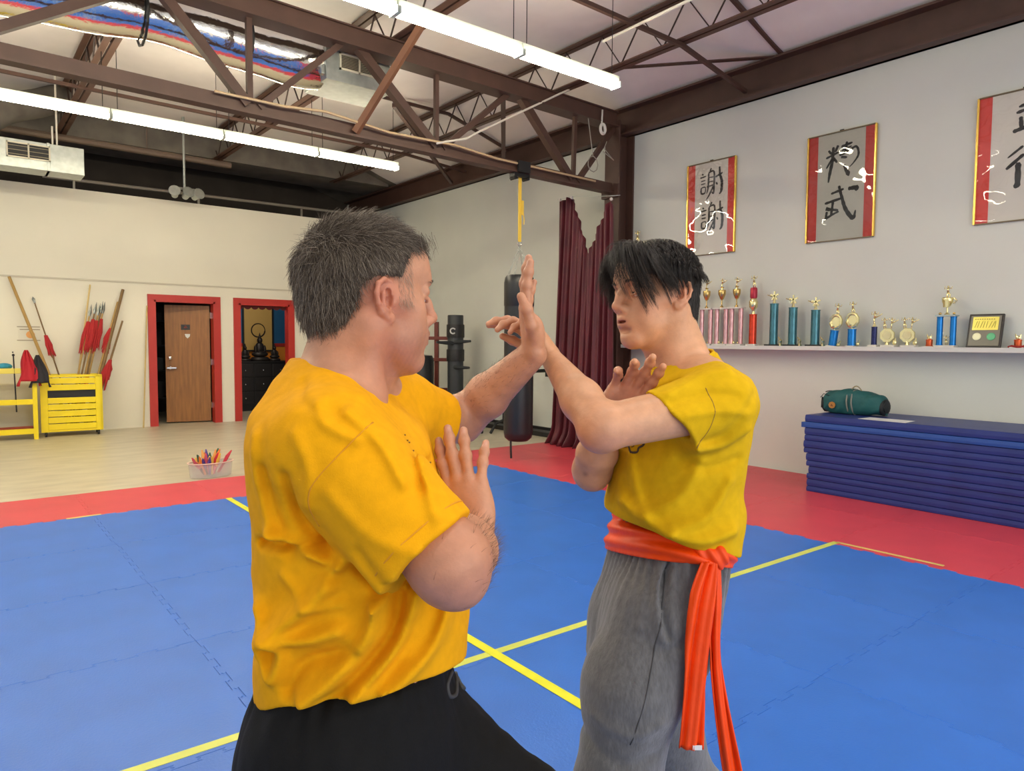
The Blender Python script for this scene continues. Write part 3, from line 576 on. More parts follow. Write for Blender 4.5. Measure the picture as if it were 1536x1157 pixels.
WU2 = [[(.05,.78,.06),(.62,.98,.07)], [(.0,.6,.07),(.6,.76,.06)], [(.62,1.1,.06),(.72,.6,.08),(.9,.1,.1),(1.05,.2,.03)], [(.86,1.02,.08),(1.0,.94,.06)], [(.4,.7,.08),(.42,.14,.08)], [(.1,.46,.07),(.12,.1,.08)], [(-.06,.0,.08),(.3,.12,.08),(.7,.24,.05)], [(.42,.42,.06),(.66,.46,.05)]]
DE = [[(.28,1.02,.05),(.0,.76,.03)], [(.3,.8,.06),(-.02,.46,.06)], [(.2,.6,.09),(.2,.0,.09),(.14,.02,.04)], [(.46,.92,.07),(1.0,.98,.06)], [(.7,1.08,.07),(.62,.72,.06)], [(.46,.66,.05),(.48,.44,.06),(.98,.48,.05),(1.0,.7,.05),(.46,.66,.05)], [(.62,.66,.04),(.62,.48,.04)], [(.8,.68,.04),(.8,.48,.04)], [(.36,.34,.05),(1.0,.38,.05)], [(.46,.24,.05),(.4,.06,.06)], [(.56,.22,.06),(.66,.02,.07),(.9,.04,.06),(.92,.16,.03)], [(1.0,.22,.06),(1.08,.1,.05)]]
WK = 1.4
def brush(mb, strokes, u0, v0, su, sv, x):
    for st in strokes:
        pts = [(u0+p[0]*su, v0+p[1]*sv, p[2]*(su+sv)*.5*WK) for p in st]; q = []
        n = len(pts)
        for i in range(n-1):
            a, b_ = pts[i], pts[i+1]; p0 = pts[max(i-1,0)]; p3 = pts[min(i+2,n-1)]
            for k in range(7 if i == n-2 else 6):
                t_ = k/6; t2, t3 = t_*t_, t_**3
                q.append([.5*((2*a[c])+(-p0[c]+b_[c])*t_+(2*p0[c]-5*a[c]+4*b_[c]-p3[c])*t2+(-p0[c]+3*a[c]-3*b_[c]+p3[c])*t3) for c in range(2)]+[a[2]+(b_[2]-a[2])*t_])
        vs = []
        for i, (u, v, w_) in enumerate(q):
            a = q[max(i-1,0)]; b_ = q[min(i+1,len(q)-1)]; du, dv = b_[0]-a[0], b_[1]-a[1]; l = math.hypot(du, dv) or 1
            e = w_*(.55 if i in (0, len(q)-1) else 1.0)*(1+.12*math.sin(i*2.3))
            nu, nv = -dv/l*e*.5, du/l*e*.5
            vs += [(x,-(u+nu),v+nv), (x,-(u-nu),v-nv)]
        mb.add(vs, [(2*i,2*i+1,2*i+3,2*i+2) for i in range(len(q)-1)])
def scroll(y0, y1, label, chars):
    """framed scroll between wall positions y0 (picture left) and y1"""
    zc, hh = 3.07, .555; w2 = (y0-y1)/2
    s = empty('calligraphy_scroll', (7.295,(y0+y1)/2,zc), 0, label, 'picture', 'framed calligraphy on the white wall'); s.rotation_euler = (0,R(-.6),0)
    for sg in (-1,1):
        b = MB(); b.b2((-.03,sg*w2-.009,-hh), (0,sg*w2+.009,hh)); b.build('gold_rail', m_goldrail, s, bevel=.003)
        b = MB(); b.b2((-.02,sg*w2-.009,sg*0+(hh-.008)), (0,-.0,hh)) if False else b.b2((-.026,-w2,sg*hh-.005), (0,w2,sg*hh+.005)); b.build('end_rail', M('bronze_rail', (110,96,72), .4, .4), s)
        b = MB(); b.b2((-.012,sg*(w2-.009),-hh+.006), (-.003,sg*(w2-.105),hh-.006)); b.build('red_border', m_redpap, s)
    b = MB(); b.b2((-.010,-w2+.1,-hh+.006), (-.003,w2-.1,hh-.006)); b.build('paper', m_paper, s)
    b = MB()
    for (st, u, v, su, sv) in chars: brush(b, st, u, v, su, sv, -.0112)
    b.build('brush_characters', m_ink, s)
    b = MB(); b.grid(lambda u, v: (-.019,-w2+.006+(2*w2-.012)*u,-hh+.006+(2*hh-.012)*v), 2, 2); b.build('acrylic_pane', gm, s)
    b = MB(); b.b2((-.012,-.02,hh), (0,.02,hh+.02)); b.build('hook', m_black, s)
scroll(5.585, 4.905, 'narrow framed scroll of two brushed characters on the wall above the younger man', [(XIE,-.16,.115,.32,.36), (XIE,-.145,-.31,.32,.38)])
scroll(4.01, 3.305, 'framed scroll with two bold characters in the middle of the wall', [(JING,-.16,.07,.32,.35), (WU,-.16,-.345,.32,.33)])
scroll(2.415, 1.72, 'framed scroll cut off by the right picture edge', [(WU2,-.06,.21,.34,.26), (DE,-.11,-.25,.40,.32)])

# ------------------------------------------------------------------ curtain, bag, dummy, bench
m_velvet = M('maroon_velvet', (88,8,26), .5, var=.3, scale=3, sheen=.12)
cu = empty('curtain', (6.7,6.9,0), 0, 'maroon velvet curtain hung with a deep V beside the steel column', 'curtain')
def curt(u, v):
    # u along the wire, v down; hung at both ends, the middle has slipped down
    yy = 7.34-1.02*u; top = 3.40
    if u < .27: top = 3.40-.02*math.sin(u*30)
    elif u < .57: top = 3.38-(u-.27)/.30*.78
    elif u < .92: top = 2.60+(u-.57)/.35*.66
    else: top = 3.26-.06*(u-.92)/.08
    z = top*(1-v)+.015*v
    k = u*2*math.pi; amp = .022+.053*v
    x = 6.72+amp*math.sin(k*9+1.2*math.sin(k*2))+.018*math.sin(k*21+v*3)-.10*v*math.sin(math.pi*u)
    yy += (.05*math.sin(k*2)+.03*math.sin(k*4+v*5))*.5*v
    if v > .94: x -= .12*(v-.94)/.06*abs(math.sin(k*4))
    return (x-6.7, yy-6.9+(.05*v if u < .5 else -.04*v), z)
b = MB(); b.grid(curt, 170, 40); b.build('cloth', m_velvet, cu, smooth=True, solid=.004)
b = MB(); b.tube([(.01,.47,3.42),(.01,.1,3.41),(.01,-.17,3.36),(.0,-.54,3.31),(.1,-.62,3.32)], .004, 5); b.build('wire', m_galv, cu)
b = MB()
for y, z in ((.42,3.405),(.18,3.4),(-.55,3.27)): b.ball((.01,y,z), .022, 8)
b.build('clip', m_marb, cu)
pb = empty('punching_bag', (5.4,6.6,0), 0, 'long black heavy bag hanging by chains and a yellow strap from the truss', 'punching bag')
m_leather = M('black_vinyl', (30,32,35), .38, bump=.1, bscale=30)
b = MB(); b.lathe([(.02,.22),(.12,.23),(.165,.27),(.178,.34),(.18,.8),(.178,1.85),(.178,1.86),(.183,1.87),(.183,2.14),(.172,2.2),(.15,2.23),(.02,2.235)], 32); b.build('body', m_leather, pb, smooth='auto')
b = MB(); b.lathe([(.183,1.05),(.184,1.055),(.184,1.07),(.183,1.075)], 32); b.build('seam_band', m_black, pb, smooth=True)
for k in range(4):
    a = k*math.pi/2+.5; p0 = Vector((.15*math.cos(a),.15*math.sin(a),2.22)); p1 = Vector((0,0,2.58)); b = MB()
    for i in range(11):
        q0 = p0.lerp(p1, i/11); q1 = p0.lerp(p1, (i+1)/11); d_ = (q1-q0).normalized(); sd = d_.cross(Vector((math.sin(a+i*1.57),math.cos(a+i*1.57),0))).normalized()*.009
        b.tube([q0-sd*.6,q0+sd*.6+d_*.004,q0+sd+d_*.02,q1+sd*.6,q1-sd*.6,q0-sd+d_*.02], .0032, 5, closed=True)
    b.build('chain', m_galv, pb)
b = MB(); b.tube([(.03*math.cos(a),0,2.61+.03*math.sin(a)) for a in [i*2*math.pi/14 for i in range(14)]], .006, 6, closed=True); b.build('ring', m_chrome, pb, smooth=True)
b = MB(); b.b2((-.022,-.006,2.63), (.022,.006,3.40)); b.b2((.012,-.016,2.95), (.05,.004,3.12)); b.tube([(.04,-.01,3.0),(.06,-.012,2.9),(.055,-.01,2.84)], .006, 5); b.build('strap', M('yellow_strap', (226,190,70), .6), pb)
b = MB(); b.b2((-.12,-.05,3.385), (.11,.05,3.43)); b.tube([(-.1,-.05,3.37),(-.1,.05,3.37)], .022, 8); b.tube([(.09,-.05,3.38),(.09,.05,3.38)], .022, 8); b.b2((-.1,-.1,3.43), (.08,-.07,3.56)); b.build('beam_clamp', m_black, pb)
b = MB(); b.tube([(-.13,-.02,.24),(-.135,-.03,.12),(-.13,-.03,.03)], .014, 6); b.build('tether_strap', m_black, pb)
wd = empty('training_dummy', (6.75,9.95,0), R(-50), 'black padded wooden training dummy post with short arms by the white wall', 'training dummy')
b = MB(); b.lathe([(.13,.12),(.135,.14),(.135,1.86),(.13,1.88),(.02,1.885)], 24); b.build('post', M('dummy_black', (44,48,52), .5), wd, smooth='auto')
for z0, z1 in ((1.5,1.72),(1.1,1.3)):
    b = MB(); b.lathe([(.15,z0),(.152,z0+.01),(.152,z1-.01),(.15,z1)], 24); b.build('pad', m_black, wd, smooth='auto')
b = MB(); b.tube([(.045*math.cos(a)-.0,-.155,1.61+.045*math.sin(a)) for a in [i*2*math.pi/14+.6 for i in range(12)]], .012, 6); b.build('emblem', M('emblem_white', (206,206,206), .5), wd)
for p, q in (((0,-.1,1.42),(.34,-.3,1.44)), ((0,-.1,1.4),(-.2,-.42,1.42)), ((0,-.1,1.0),(.32,-.3,1.0))):
    b = MB(); b.tube([p,Vector(p).lerp(Vector(q),.5),q], [.035,.03,.02], 10); b.build('arm', MATS['dummy_black'], wd, smooth='auto')
b = MB(); b.b2((-.3,-.06,.0), (.3,.06,.12)); b.b2((-.06,-.3,.0), (.06,.3,.12)); b.build('base', m_black, wd)
rk = empty('weapon_rack', (6.75,10.75,0), R(-52), 'brown red wooden rack with crossbars standing left of the black dummy', 'rack')
m_rack = M('rack_red', (112,46,36), .5)
for x in (-.62, .12):
    b = MB(); b.b2((x-.035,-.035,0), (x+.035,.035,1.78)); b.build('post', m_rack, rk, bevel=.004)
for z in (.55,1.08,1.46):
    b = MB(); b.b2((-.7,-.075,z), (.5,-.036,z+.06)); b.build('crossbar', m_rack, rk, bevel=.004)
b = MB(); b.b2((-.66,-.25,0), (-.58,.25,.07)); b.b2((.08,-.25,0), (.16,.25,.07)); b.build('foot', m_rack, rk)
kb = empty('kick_bag', (6.3,10.35,0), 0, 'black standing bag half hidden behind the older man\'s chin', 'punching bag')
b = MB(); b.lathe([(.3,0),(.3,.12),(.22,.2),(.2,.24)], 24); b.build('base', m_black, kb, smooth='auto'); b = MB(); b.lathe([(.2,.24),(.23,.3),(.23,1.12),(.2,1.19),(.02,1.21)], 24); b.build('body', m_leather, kb, smooth='auto')
bn = empty('exercise_bench', (6.62,8.75,0), R(-52), 'black weight bench with curved steel legs behind the heavy bag', 'bench')
b = MB(); b.b2((-.28,-.14,.36), (.32,.14,.43)); b.build('seat', m_leather, bn, bevel=.02)
for x in (-.24,.2):
    b = MB(); b.tube([(x-.16,-.2,.03),(x-.12,-.05,.16),(x,0,.22),(x+.1,-.06,.15),(x+.14,-.2,.03)], .022, 8); b.tube([(x,0,.2),(x,0,.38)], .025, 8); b.build('leg', m_black, bn, smooth=True)
for x in (-.38,.36):
    b = MB(); b.lathe([(.012,-.03),(.13,-.03),(.14,0),(.13,.03),(.012,.03)], 20, (x,.1,.44), Matrix.Rotation(R(80), 3, 'Y')); b.build('weight_plate', M('plate_grey', (92,96,94), .5), bn, smooth='auto')
b = MB(); b.tube([(-.5,.1,.44),(.5,.1,.44)], .014, 8); b.build('bar', m_galv, bn)
b = MB(); b.b2((-1.5,-.1,0), (.9,.1,.07)); o = thing(b, 'floor_beam', m_black, 'low black beam lying on the floor along the wall behind the heavy bag', 'beam'); o.location = (7.1,8.6,0); o.rotation_euler = (0,0,R(90))
b = MB(); b.tube([(6.86,8.0,1.0),(7.22,8.05,1.0)], .028, 10); b.b2((7.2,7.95,.9), (7.296,8.15,1.1)); thing(b, 'wall_peg', m_black, 'black padded peg arm sticking out of the wall behind the heavy bag', 'peg', (7.2,8.05,1.0))
b = MB(); b.tube([(6.80,7.99,1.0),(6.86,8.0,1.0)], .03, 10); thing(b, 'peg_grip', M('grip_yellow', (200,160,60), .5), 'yellow end grip on the black padded wall peg', 'grip', (6.83,8.0,1.0))

# ------------------------------------------------------------------ yellow weapon stand, shelf, poles
m_yel = M('yellow_paint', (240,214,14), .42, var=.03, scale=6)
CY = 12.14
cb = empty('yellow_stand', (1.43,CY+.17,0), R(-4), 'bright yellow slatted box stand on casters holding spears and poles', 'weapon stand')
b = MB()
for s in (-1,1): b.b2((s*.345-.045,-.2,.07), (s*.345+.045,-.16,.9)); b.b2((s*.345-.03,.16,.07), (s*.345+.03,.2,.9)); b.b2((s*.37-.012,-.2,.07), (s*.37+.012,.2,.9))
b.b2((-.39,-.2,.885), (.39,.2,.905)) if False else b.b2((-.39,-.2,.87), (.39,-.16,.905)); b.b2((-.39,.16,.87), (.39,.2,.905)); b.b2((-.38,-.19,.07), (.38,.19,.1)); b.build('frame', m_yel, cb, bevel=.004)
for k in range(8):
    z = .1+k*.096
    if k == 5: continue
    b = MB(); b.bar((-.3,-.188,z+.045), (.3,-.188,z+.045), .018, .084); b.build('slat', m_yel, cb, bevel=.004)
b = MB(); b.b2((-.3,-.155,.56), (.3,-.15,.68)); b.build('gap_shade_sheet', m_black, cb)  # black sheet stands in for the shade inside the missing slat's opening
for sx in (-1,1):
    for sy in (-1,1):
        b = MB(); b.lathe([(.035,-.012),(.035,.012)], 14, (sx*.33,sy*.15,.035), Matrix.Rotation(R(90), 3, 'Y')); b.b2((sx*.33-.016,sy*.15-.02,.04), (sx*.33+.016,sy*.15+.02,.075)); b.build('caster', m_black, cb)
sh = empty('yellow_rack', (.55,CY+.1,0), R(-4), 'open yellow shelf rack at the left picture edge holding folded gear', 'rack')
b = MB()
for x in (.42,-1.2):
    for y in (-.2,.2): b.b2((x-.028,y-.028,0), (x+.028,y+.028,1.13 if x < 0 or y > 0 else 1.12))
b.build('post', m_yel, sh, bevel=.003)
for z in (.12,.54,.98):
    b = MB(); b.b2((-1.2,-.225,z-.04), (.44,-.19,z+.035)); b.b2((-1.2,-.2,z-.01), (.42,.2,z+.005)); b.build('shelf', m_yel if z < .9 else M('yellow_worn',(222,206,90),.5), sh, bevel=.003)
m_redcl = M('red_cloth', (178,24,40), .75, bump=.2, bscale=30); m_tassel = M('red_tassel', (168,30,34), .8, bump=.5, bscale=60)
def jacket(x, z, s, mat, label, name):
    b = MB(); b.grid(lambda u, v: (s*(.02+.16*v**.8*(1 if u < .5 else .9))*math.sin((u-.5)*math.pi*1.05)*(1+.16*math.sin(v*7+u*5))+.05*s*v, -.05-.05*math.cos((u-.5)*math.pi)*(.4+v)+.014*math.sin(u*22), -.55*s*1.1*v*(1 if abs(u-.5) > .25 else .86)), 24, 16)
    o = b.build(name, mat, None, smooth=True, solid=.01); o.location = (x,CY-.1,z); tag(o, label, 'jacket'); return o
jacket(.87, 1.27, .84, m_redcl, 'bright red jacket hanging at the end of the yellow shelf rack', 'hanging_jacket')
jacket(1.0, 1.20, .76, M('black_cloth', (38,36,42), .8), 'black jacket hanging behind the red jacket on the yellow rack', 'hanging_jacket')
b = MB(); b.tube([(.72,CY-.13,1.2),(.735,CY-.13,.4)], .009, 6); b.ball((.72,CY-.13,1.2), .018); b.ball((.715,CY-.13,1.24), .01); thing(b, 'sabre', M('sabre_dark', (40,40,44), .4, .4), 'thin dark sabre hanging upright on the front of the yellow rack', 'sword', (.72,CY-.13,.8))
b = MB(); b.ball((0,0,.05), (.1,.1,.05)); b.ball((-.14,.02,.045), (.08,.09,.045)); o = thing(b, 'folded_sash', M('blue_sash', (50,150,180), .7), 'blue and pale bundle lying on the top shelf of the yellow rack', 'cloth'); o.location = (.62,CY+.08,.985)
b = MB(); b.ball((0,0,.02), (.3,.1,.035)); b.tube([(-.3,.02,.03),(.3,-.03,.04)], .02, 8); o = thing(b, 'practice_swords', M('dull_red', (140,58,44), .6), 'dull red bundle lying on the bottom shelf of the yellow rack', 'bundle'); o.location = (.66,CY+.05,.12)
def pole(p, q, r0, r1, mat, label, name='wooden_staff', tassel=None, blade=None, group=None):
    p, q = Vector(p), Vector(q); o = empty(name, p, 0, label, 'staff' if not blade else 'spear', group); d_ = q-p
    b = MB(); b.tube([(0,0,0), d_*.5, d_], [r0,(r0+r1)/2,r1], 8); b.build('shaft', mat, o, smooth='auto')
    if tassel:
        b = MB(); rg = random.Random(int(p.x*1000+q.x*77))
        for (t0, t1, rr) in tassel:
            for k in range(26):
                a = rg.uniform(0,6.28); a0 = d_*t1; e = d_*(t0+rg.uniform(-.02,.04)); off = Vector((math.cos(a),math.sin(a)*.5,0))
                b.tube([a0+off*.012, a0.lerp(e,.5)+off*rr*rg.uniform(.4,.9), e+off*rr*rg.uniform(.4,1.1)-Vector((0,0,.02))], [.012,.014,.005], 5)
        b.build('tassel', m_tassel, o)
    if blade:
        n = d_.normalized(); e = d_; s = n.cross(Vector((0,1,0))).normalized(); b = MB()
        b.add([e-n*.01+s*.012, e+n*.06+s*.022, e+n*blade, e+n*.06-s*.022, e-n*.01-s*.012, e+n*.06+Vector((0,-.008,0)), e+n*.06+Vector((0,.008,0))], [(0,1,5),(1,2,5),(2,3,5),(3,4,5),(4,0,5),(1,0,6),(2,1,6),(3,2,6),(4,3,6),(0,4,6)]); b.build('blade', M('blade_steel', (120,124,122), .3, .9), o)
    return o
m_stick = M('waxwood', (198,172,112), .5, var=.1, scale=8); m_stick2 = M('dark_stick', (120,92,52), .5, var=.15, scale=8); m_oak = M('oak_stick',(168,134,72),.5,var=.1,scale=8)
PZ = .12
pole((1.40,12.26,PZ), (.74,12.62,2.33), .024, .02, m_oak, 'thick tan staff leaning far left out of the yellow stand, nearly touching the rail')
pole((1.48,12.3,PZ), (1.04,12.62,1.96), .012, .009, m_stick2, 'thin dark spear leaning left out of the yellow stand beside the thick staff', 'spear', [(.58,.74,.05)], .1)
pole((1.42,12.3,PZ), (1.76,12.62,2.27), .015, .012, m_stick, 'pale slim staff standing tallest in the middle of the yellow stand')
for k, (x0, x1, z1) in enumerate(((1.36,1.72,1.78),(1.40,1.79,1.82),(1.44,1.84,1.80),(1.47,1.88,1.84),(1.50,1.91,1.83))):
    pole((x0,12.2+.03*k,PZ), (x1,12.5+.02*k,z1), .014, .011, (m_oak,m_stick2)[k % 2], ['red tasselled spear, leftmost of the middle bunch in the yellow stand','second spear of the middle bunch, dark shaft','third spear of the middle bunch, tan shaft with red tassel','fourth spear of the middle bunch, dark shaft','rightmost spear of the middle bunch in the yellow stand'][k], 'spear', [(.68,.95,.05)] if k != 3 else [(.2,.45,.06)], .2, 'spears in the middle of the yellow stand')
pole((1.62,12.25,PZ), (2.21,12.62,2.22), .026, .022, m_stick2, 'thick dark tipped pole leaning right out of the yellow stand')
pole((1.58,12.28,PZ), (2.13,12.6,2.02), .018, .016, m_oak, 'tan pole leaning right beside the thick dark pole', tassel=[(.6,.78,.06)])
pole((1.64,12.2,PZ), (2.17,12.5,1.72), .016, .014, m_stick2, 'shorter dark pole with a red tassel leaning right in the yellow stand', tassel=[(.36,.62,.07)])
pole((1.66,12.22,PZ), (2.12,12.5,1.55), .014, .012, m_oak, 'shortest tan pole leaning right in the yellow stand', tassel=[(.5,.66,.06)])
pole((2.44,12.55,0), (2.56,12.68,1.98), .012, .01, m_stick, 'single slim bamboo staff leaning on the wall left of the brown door')
b = MB(); 
b.b2((-.15,-.002,1.38), (.14,.001,1.63))
o0 = b.build('wall_sign', m_cream); b = MB()
for z in (1.40,1.56,1.6): b.b2((-.14+.03*math.sin(z*30),-.004,z), (.12,-.002,z+.012))
o = o0; b.build('sign_lines', M('sign_text', (150,140,120), .6), o); tag(o, 'faded small sign with an orange emblem on the wall above the yellow rack', 'sign'); o.location = (.98,12.698,0)
b = MB(); b.lathe([(.055,0),(.055,.003)], 14, (0,-.004,1.49), Matrix.Rotation(R(90), 3, 'X')); b.build('sign_emblem', M('sign_orange', (226,164,96), .6), o)

# ------------------------------------------------------------------ clear tub of rubber toys on the concrete
tb_ = empty('plastic_tub', (2.12,7.68,0), R(8), 'clear plastic tub full of colourful rubber knives standing on bare concrete', 'tub')
mtub = M('clear_plastic', (222,216,212), .12, alpha=.32)
b = MB(); b.lathe([(.19,.004),(.21,.006),(.225,.15),(.235,.152),(.232,.158),(.218,.155),(.2,.01),(.0001,.01)], 28, sq=(1,.68)); b.build('wall', mtub, tb_, smooth='auto')
b = MB(); b.tube([(.232*math.cos(a),.158*math.sin(a),.156) for a in [i*2*math.pi/36 for i in range(36)]], .006, 6, closed=True); b.build('rim', M('tub_rim', (226,196,184), .3), tb_, smooth=True)
cols = [((196,40,60),'red'),((230,130,50),'orange'),((240,200,80),'yellow'),((80,60,140),'purple'),((40,90,60),'green'),((210,90,110),'pink'),((236,170,90),'peach')]
rng = random.Random(8)
for k in range(26):
    cc, cn = cols[k % 7]; a = rng.uniform(0,6.28); rad = rng.uniform(.02,.15); px_, py_ = rad*math.cos(a), rad*.62*math.sin(a)
    tilt = Vector((math.cos(a)*.75*rad/.15+rng.uniform(-.2,.2), math.sin(a)*.4+rng.uniform(-.2,.2), 1)).normalized(); L_ = rng.uniform(.19,.27); p0 = Vector((px_*.6,py_*.6,.03))
    ob = empty('rubber_knife', Vector((2.12,7.68,0))+p0, 0, cn+' rubber training knife standing in the clear tub on the floor', 'toy', 'rubber knives in the tub')
    b = MB(); b.tube([(0,0,0), tilt*L_*.42], .013, 7); b.build('grip', m_black if k % 3 == 0 else M('rub_'+cn, cc, .5), ob, smooth='auto')
    b = MB(); s = tilt.cross(Vector((.6,.8,0))).normalized(); q = tilt*L_
    b.tube([tilt*L_*.4, tilt*L_*.7+s*.006, q], [.014,.02,.006], 6); b.build('blade', M('rub_'+cn, cc, .5), ob, smooth='auto')
tot = {}

# ------------------------------------------------------------------ smooth solid modelling: blended round cones and ellipsoids, meshed on a sparse grid
def va(*p): return np.array(p, float)
def nz_(v): v = np.asarray(v, float); return v/np.linalg.norm(v)
def smin(a, b, k):
    if k <= 0: return np.minimum(a, b)
    h = np.clip(.5+.5*(b-a)/k, 0, 1); return b+(a-b)*h-k*h*(1-h)
def smax(a, b, k): return -smin(-a, -b, k)
class Field:
    def __init__(s): s.ops = []
    def op(s, kind, fn, lo, hi, k): s.ops.append((kind, fn, np.asarray(lo, float), np.asarray(hi, float), k)); return s
    def rc(s, a, b, ra, rb, k=.01, kind='u'):
        a, b = np.asarray(a, float), np.asarray(b, float); d = b-a; L2 = max(d@d, 1e-12); m = max(ra, rb)
        def fn(P):
            q = P-a; t = np.clip(q@d/L2, 0, 1); return np.linalg.norm(q-t[:,None]*d, axis=1)-(ra+(rb-ra)*t)
        return s.op(kind, fn, np.minimum(a, b)-m, np.maximum(a, b)+m, k)
    def chain(s, pts, rr, k=.01, kind='u'):
        for i in range(len(pts)-1): s.rc(pts[i], pts[i+1], rr[i], rr[i+1], k, kind)
        return s
    def ec(s, a, b, r0, r1, u, k=.01, kind='u'):
        """limb with an oval section: r0, r1 = (ru, rv); u = direction of ru"""
        a, b = np.asarray(a, float), np.asarray(b, float); d = b-a; L = np.linalg.norm(d); w_ = d/L
        u = np.asarray(u, float); u = nz_(u-w_*(u@w_)); v = np.cross(w_, u); m = max(*r0, *r1)
        def fn(P):
            q = P-a; t = np.clip(q@w_/L, 0, 1); q = q-t[:,None]*d; ru = r0[0]+(r1[0]-r0[0])*t; rv = r0[1]+(r1[1]-r0[1])*t; mn = np.minimum(ru, rv)
            return (np.sqrt((q@u/ru)**2+(q@v/rv)**2+(q@w_/mn)**2)-1)*mn
        return s.op(kind, fn, np.minimum(a, b)-m, np.maximum(a, b)+m, k)
    def ell(s, c, r, Rm=None, k=.01, kind='u'):
        c = np.asarray(c, float); r = np.asarray(r, float); Rm = np.eye(3) if Rm is None else Rm; mn = r.min(); m = r.max()
        def fn(P):
            q = ((P-c)@Rm)/r; n = np.linalg.norm(q, axis=1); g = np.linalg.norm(q/r, axis=1); return n*(n-1)/np.maximum(g, 1e-9)
        return s.op(kind, fn, c-m, c+m, k)
    def loft(s, st, u, v, k=.01, p=2.0, off=0., kind='u'):
        """upright trunk: stations (cx, cy, z, ru, rv) sorted by z; ru along u, rv along v"""
        st = sorted(st, key=lambda a: a[2]); a = np.array(st); zz = np.linspace(a[0,2], a[-1,2], 80)
        def spl(col):
            x, y = a[:,2], a[:,col]; m = np.gradient(y, x); i = np.clip(np.searchsorted(x, zz)-1, 0, len(x)-2); h = x[i+1]-x[i]; t = (zz-x[i])/h
            return (2*t**3-3*t*t+1)*y[i]+(t**3-2*t*t+t)*h*m[i]+(3*t*t-2*t**3)*y[i+1]+(t**3-t*t)*h*m[i+1]
        cx, cy, ru, rv = spl(0), spl(1), spl(3)+off, spl(4)+off; u, v = np.asarray(u, float), np.asarray(v, float); m = max(ru.max(), rv.max())
        z0, z1 = zz[0]-off, zz[-1]+off
        def fn(P):
            z = P[:,2]; X, Y = P[:,0]-np.interp(z, zz, cx), P[:,1]-np.interp(z, zz, cy); A, B = np.interp(z, zz, ru), np.interp(z, zz, rv)
            a_ = np.abs(X*u[0]+Y*u[1])/A; b_ = np.abs(X*v[0]+Y*v[1])/B; mn = np.minimum(A, B)
            d = ((a_**p+b_**p)**(1/p)-1)*mn*.93
            return smax(d, np.maximum(z0-z, z-z1), .03)
        lo = np.array([cx.min()-m, cy.min()-m, z0]); hi = np.array([cx.max()+m, cy.max()+m, z1]); return s.op(kind, fn, lo, hi, k)
    def sub(s, f, k=.02):
        lo = np.array([o[2] for o in f.ops if o[0] == 'u']).min(0); hi = np.array([o[3] for o in f.ops if o[0] == 'u']).max(0)
        return s.op('u', lambda P: f.ev(P), lo, hi, k)
    def plane(s, pt, n, k=.003):
        """keep the side the normal points away from"""
        pt, n = np.asarray(pt, float), nz_(n); return s.op('i', lambda P: (P-pt)@n, [-9]*3, [9]*3, k)
    def cut(s, fn, k=.003): return s.op('i', fn, [-9]*3, [9]*3, k)
    def disp(s, fn, lo=(-9,-9,-9), hi=(9,9,9)): return s.op('d', fn, lo, hi, 0)
    def shell(s, t): return s.op('h', t, [-9]*3, [9]*3, 0)
    def ev(s, P, lo=None, hi=None):
        P = np.atleast_2d(P)
        if lo is None: lo, hi = P.min(0), P.max(0)
        d = np.full(len(P), .2)
        for kind, fn, l, h, k in s.ops:
            if kind in 'us':
                mg = k+.05 if kind == 'u' else k+.002
                if np.any(l-mg > hi) or np.any(h+mg < lo): continue
                if kind == 'u': d = smin(d, fn(P), k)
                else: d = smax(d, -fn(P), k)
            elif kind == 'i': d = smax(d, fn(P), k)
            elif kind == 'd':
                if np.any(l > hi) or np.any(h < lo): continue
                d = d-fn(P)
            elif kind == 'h': d = np.maximum(d, -(d+fn))
        return d
    def mesh(s, xs, ys, zs, B=14):
        """surface nets on a rectilinear grid, only in the blocks the surface passes through"""
        ax = [np.asarray(xs), np.asarray(ys), np.asarray(zs)]; n = [len(a) for a in ax]
        V, C = [], []; F0 = []
        act = []
        for i in range(0, n[0]-1, B):
            for j in range(0, n[1]-1, B):
                for k in range(0, n[2]-1, B):
                    e = (min(i+B, n[0]-1), min(j+B, n[1]-1), min(k+B, n[2]-1)); lo = np.array([ax[0][i], ax[1][j], ax[2][k]]); hi = np.array([ax[0][e[0]], ax[1][e[1]], ax[2][e[2]]])
                    act.append(((i, j, k), e, lo, hi))
        hd = 0
        def lin(i, j, k): return (i*n[1]+j)*n[2]+k
        ids, pos, quads = [], [], []
        for (i0, j0, k0), (i1, j1, k1), lo, hi in act:
            c = (lo+hi)/2; rad = np.linalg.norm(hi-lo)/2
            dc = s.ev(c[None], lo-.01, hi+.01)[0]
            if abs(dc) > rad*1.25+.045: continue
            gx, gy, gz = ax[0][i0:i1+1], ax[1][j0:j1+1], ax[2][k0:k1+1]; sh = (len(gx), len(gy), len(gz))
            G = np.stack(np.meshgrid(gx, gy, gz, indexing='ij'), -1).reshape(-1, 3)
            D = s.ev(G, lo, hi).reshape(sh); I = D < 0
            if I.all() or not I.any(): continue
            cells = np.zeros((sh[0]-1, sh[1]-1, sh[2]-1), np.int8)
            for a in (0, 1):
                for b in (0, 1):
                    for e in (0, 1): cells += I[a:sh[0]-1+a, b:sh[1]-1+b, e:sh[2]-1+e]
            ci = np.argwhere((cells > 0) & (cells < 8))
            if not len(ci): continue
            acc = np.zeros((len(ci), 3)); cnt = np.zeros(len(ci))
            G4 = G.reshape(*sh, 3)
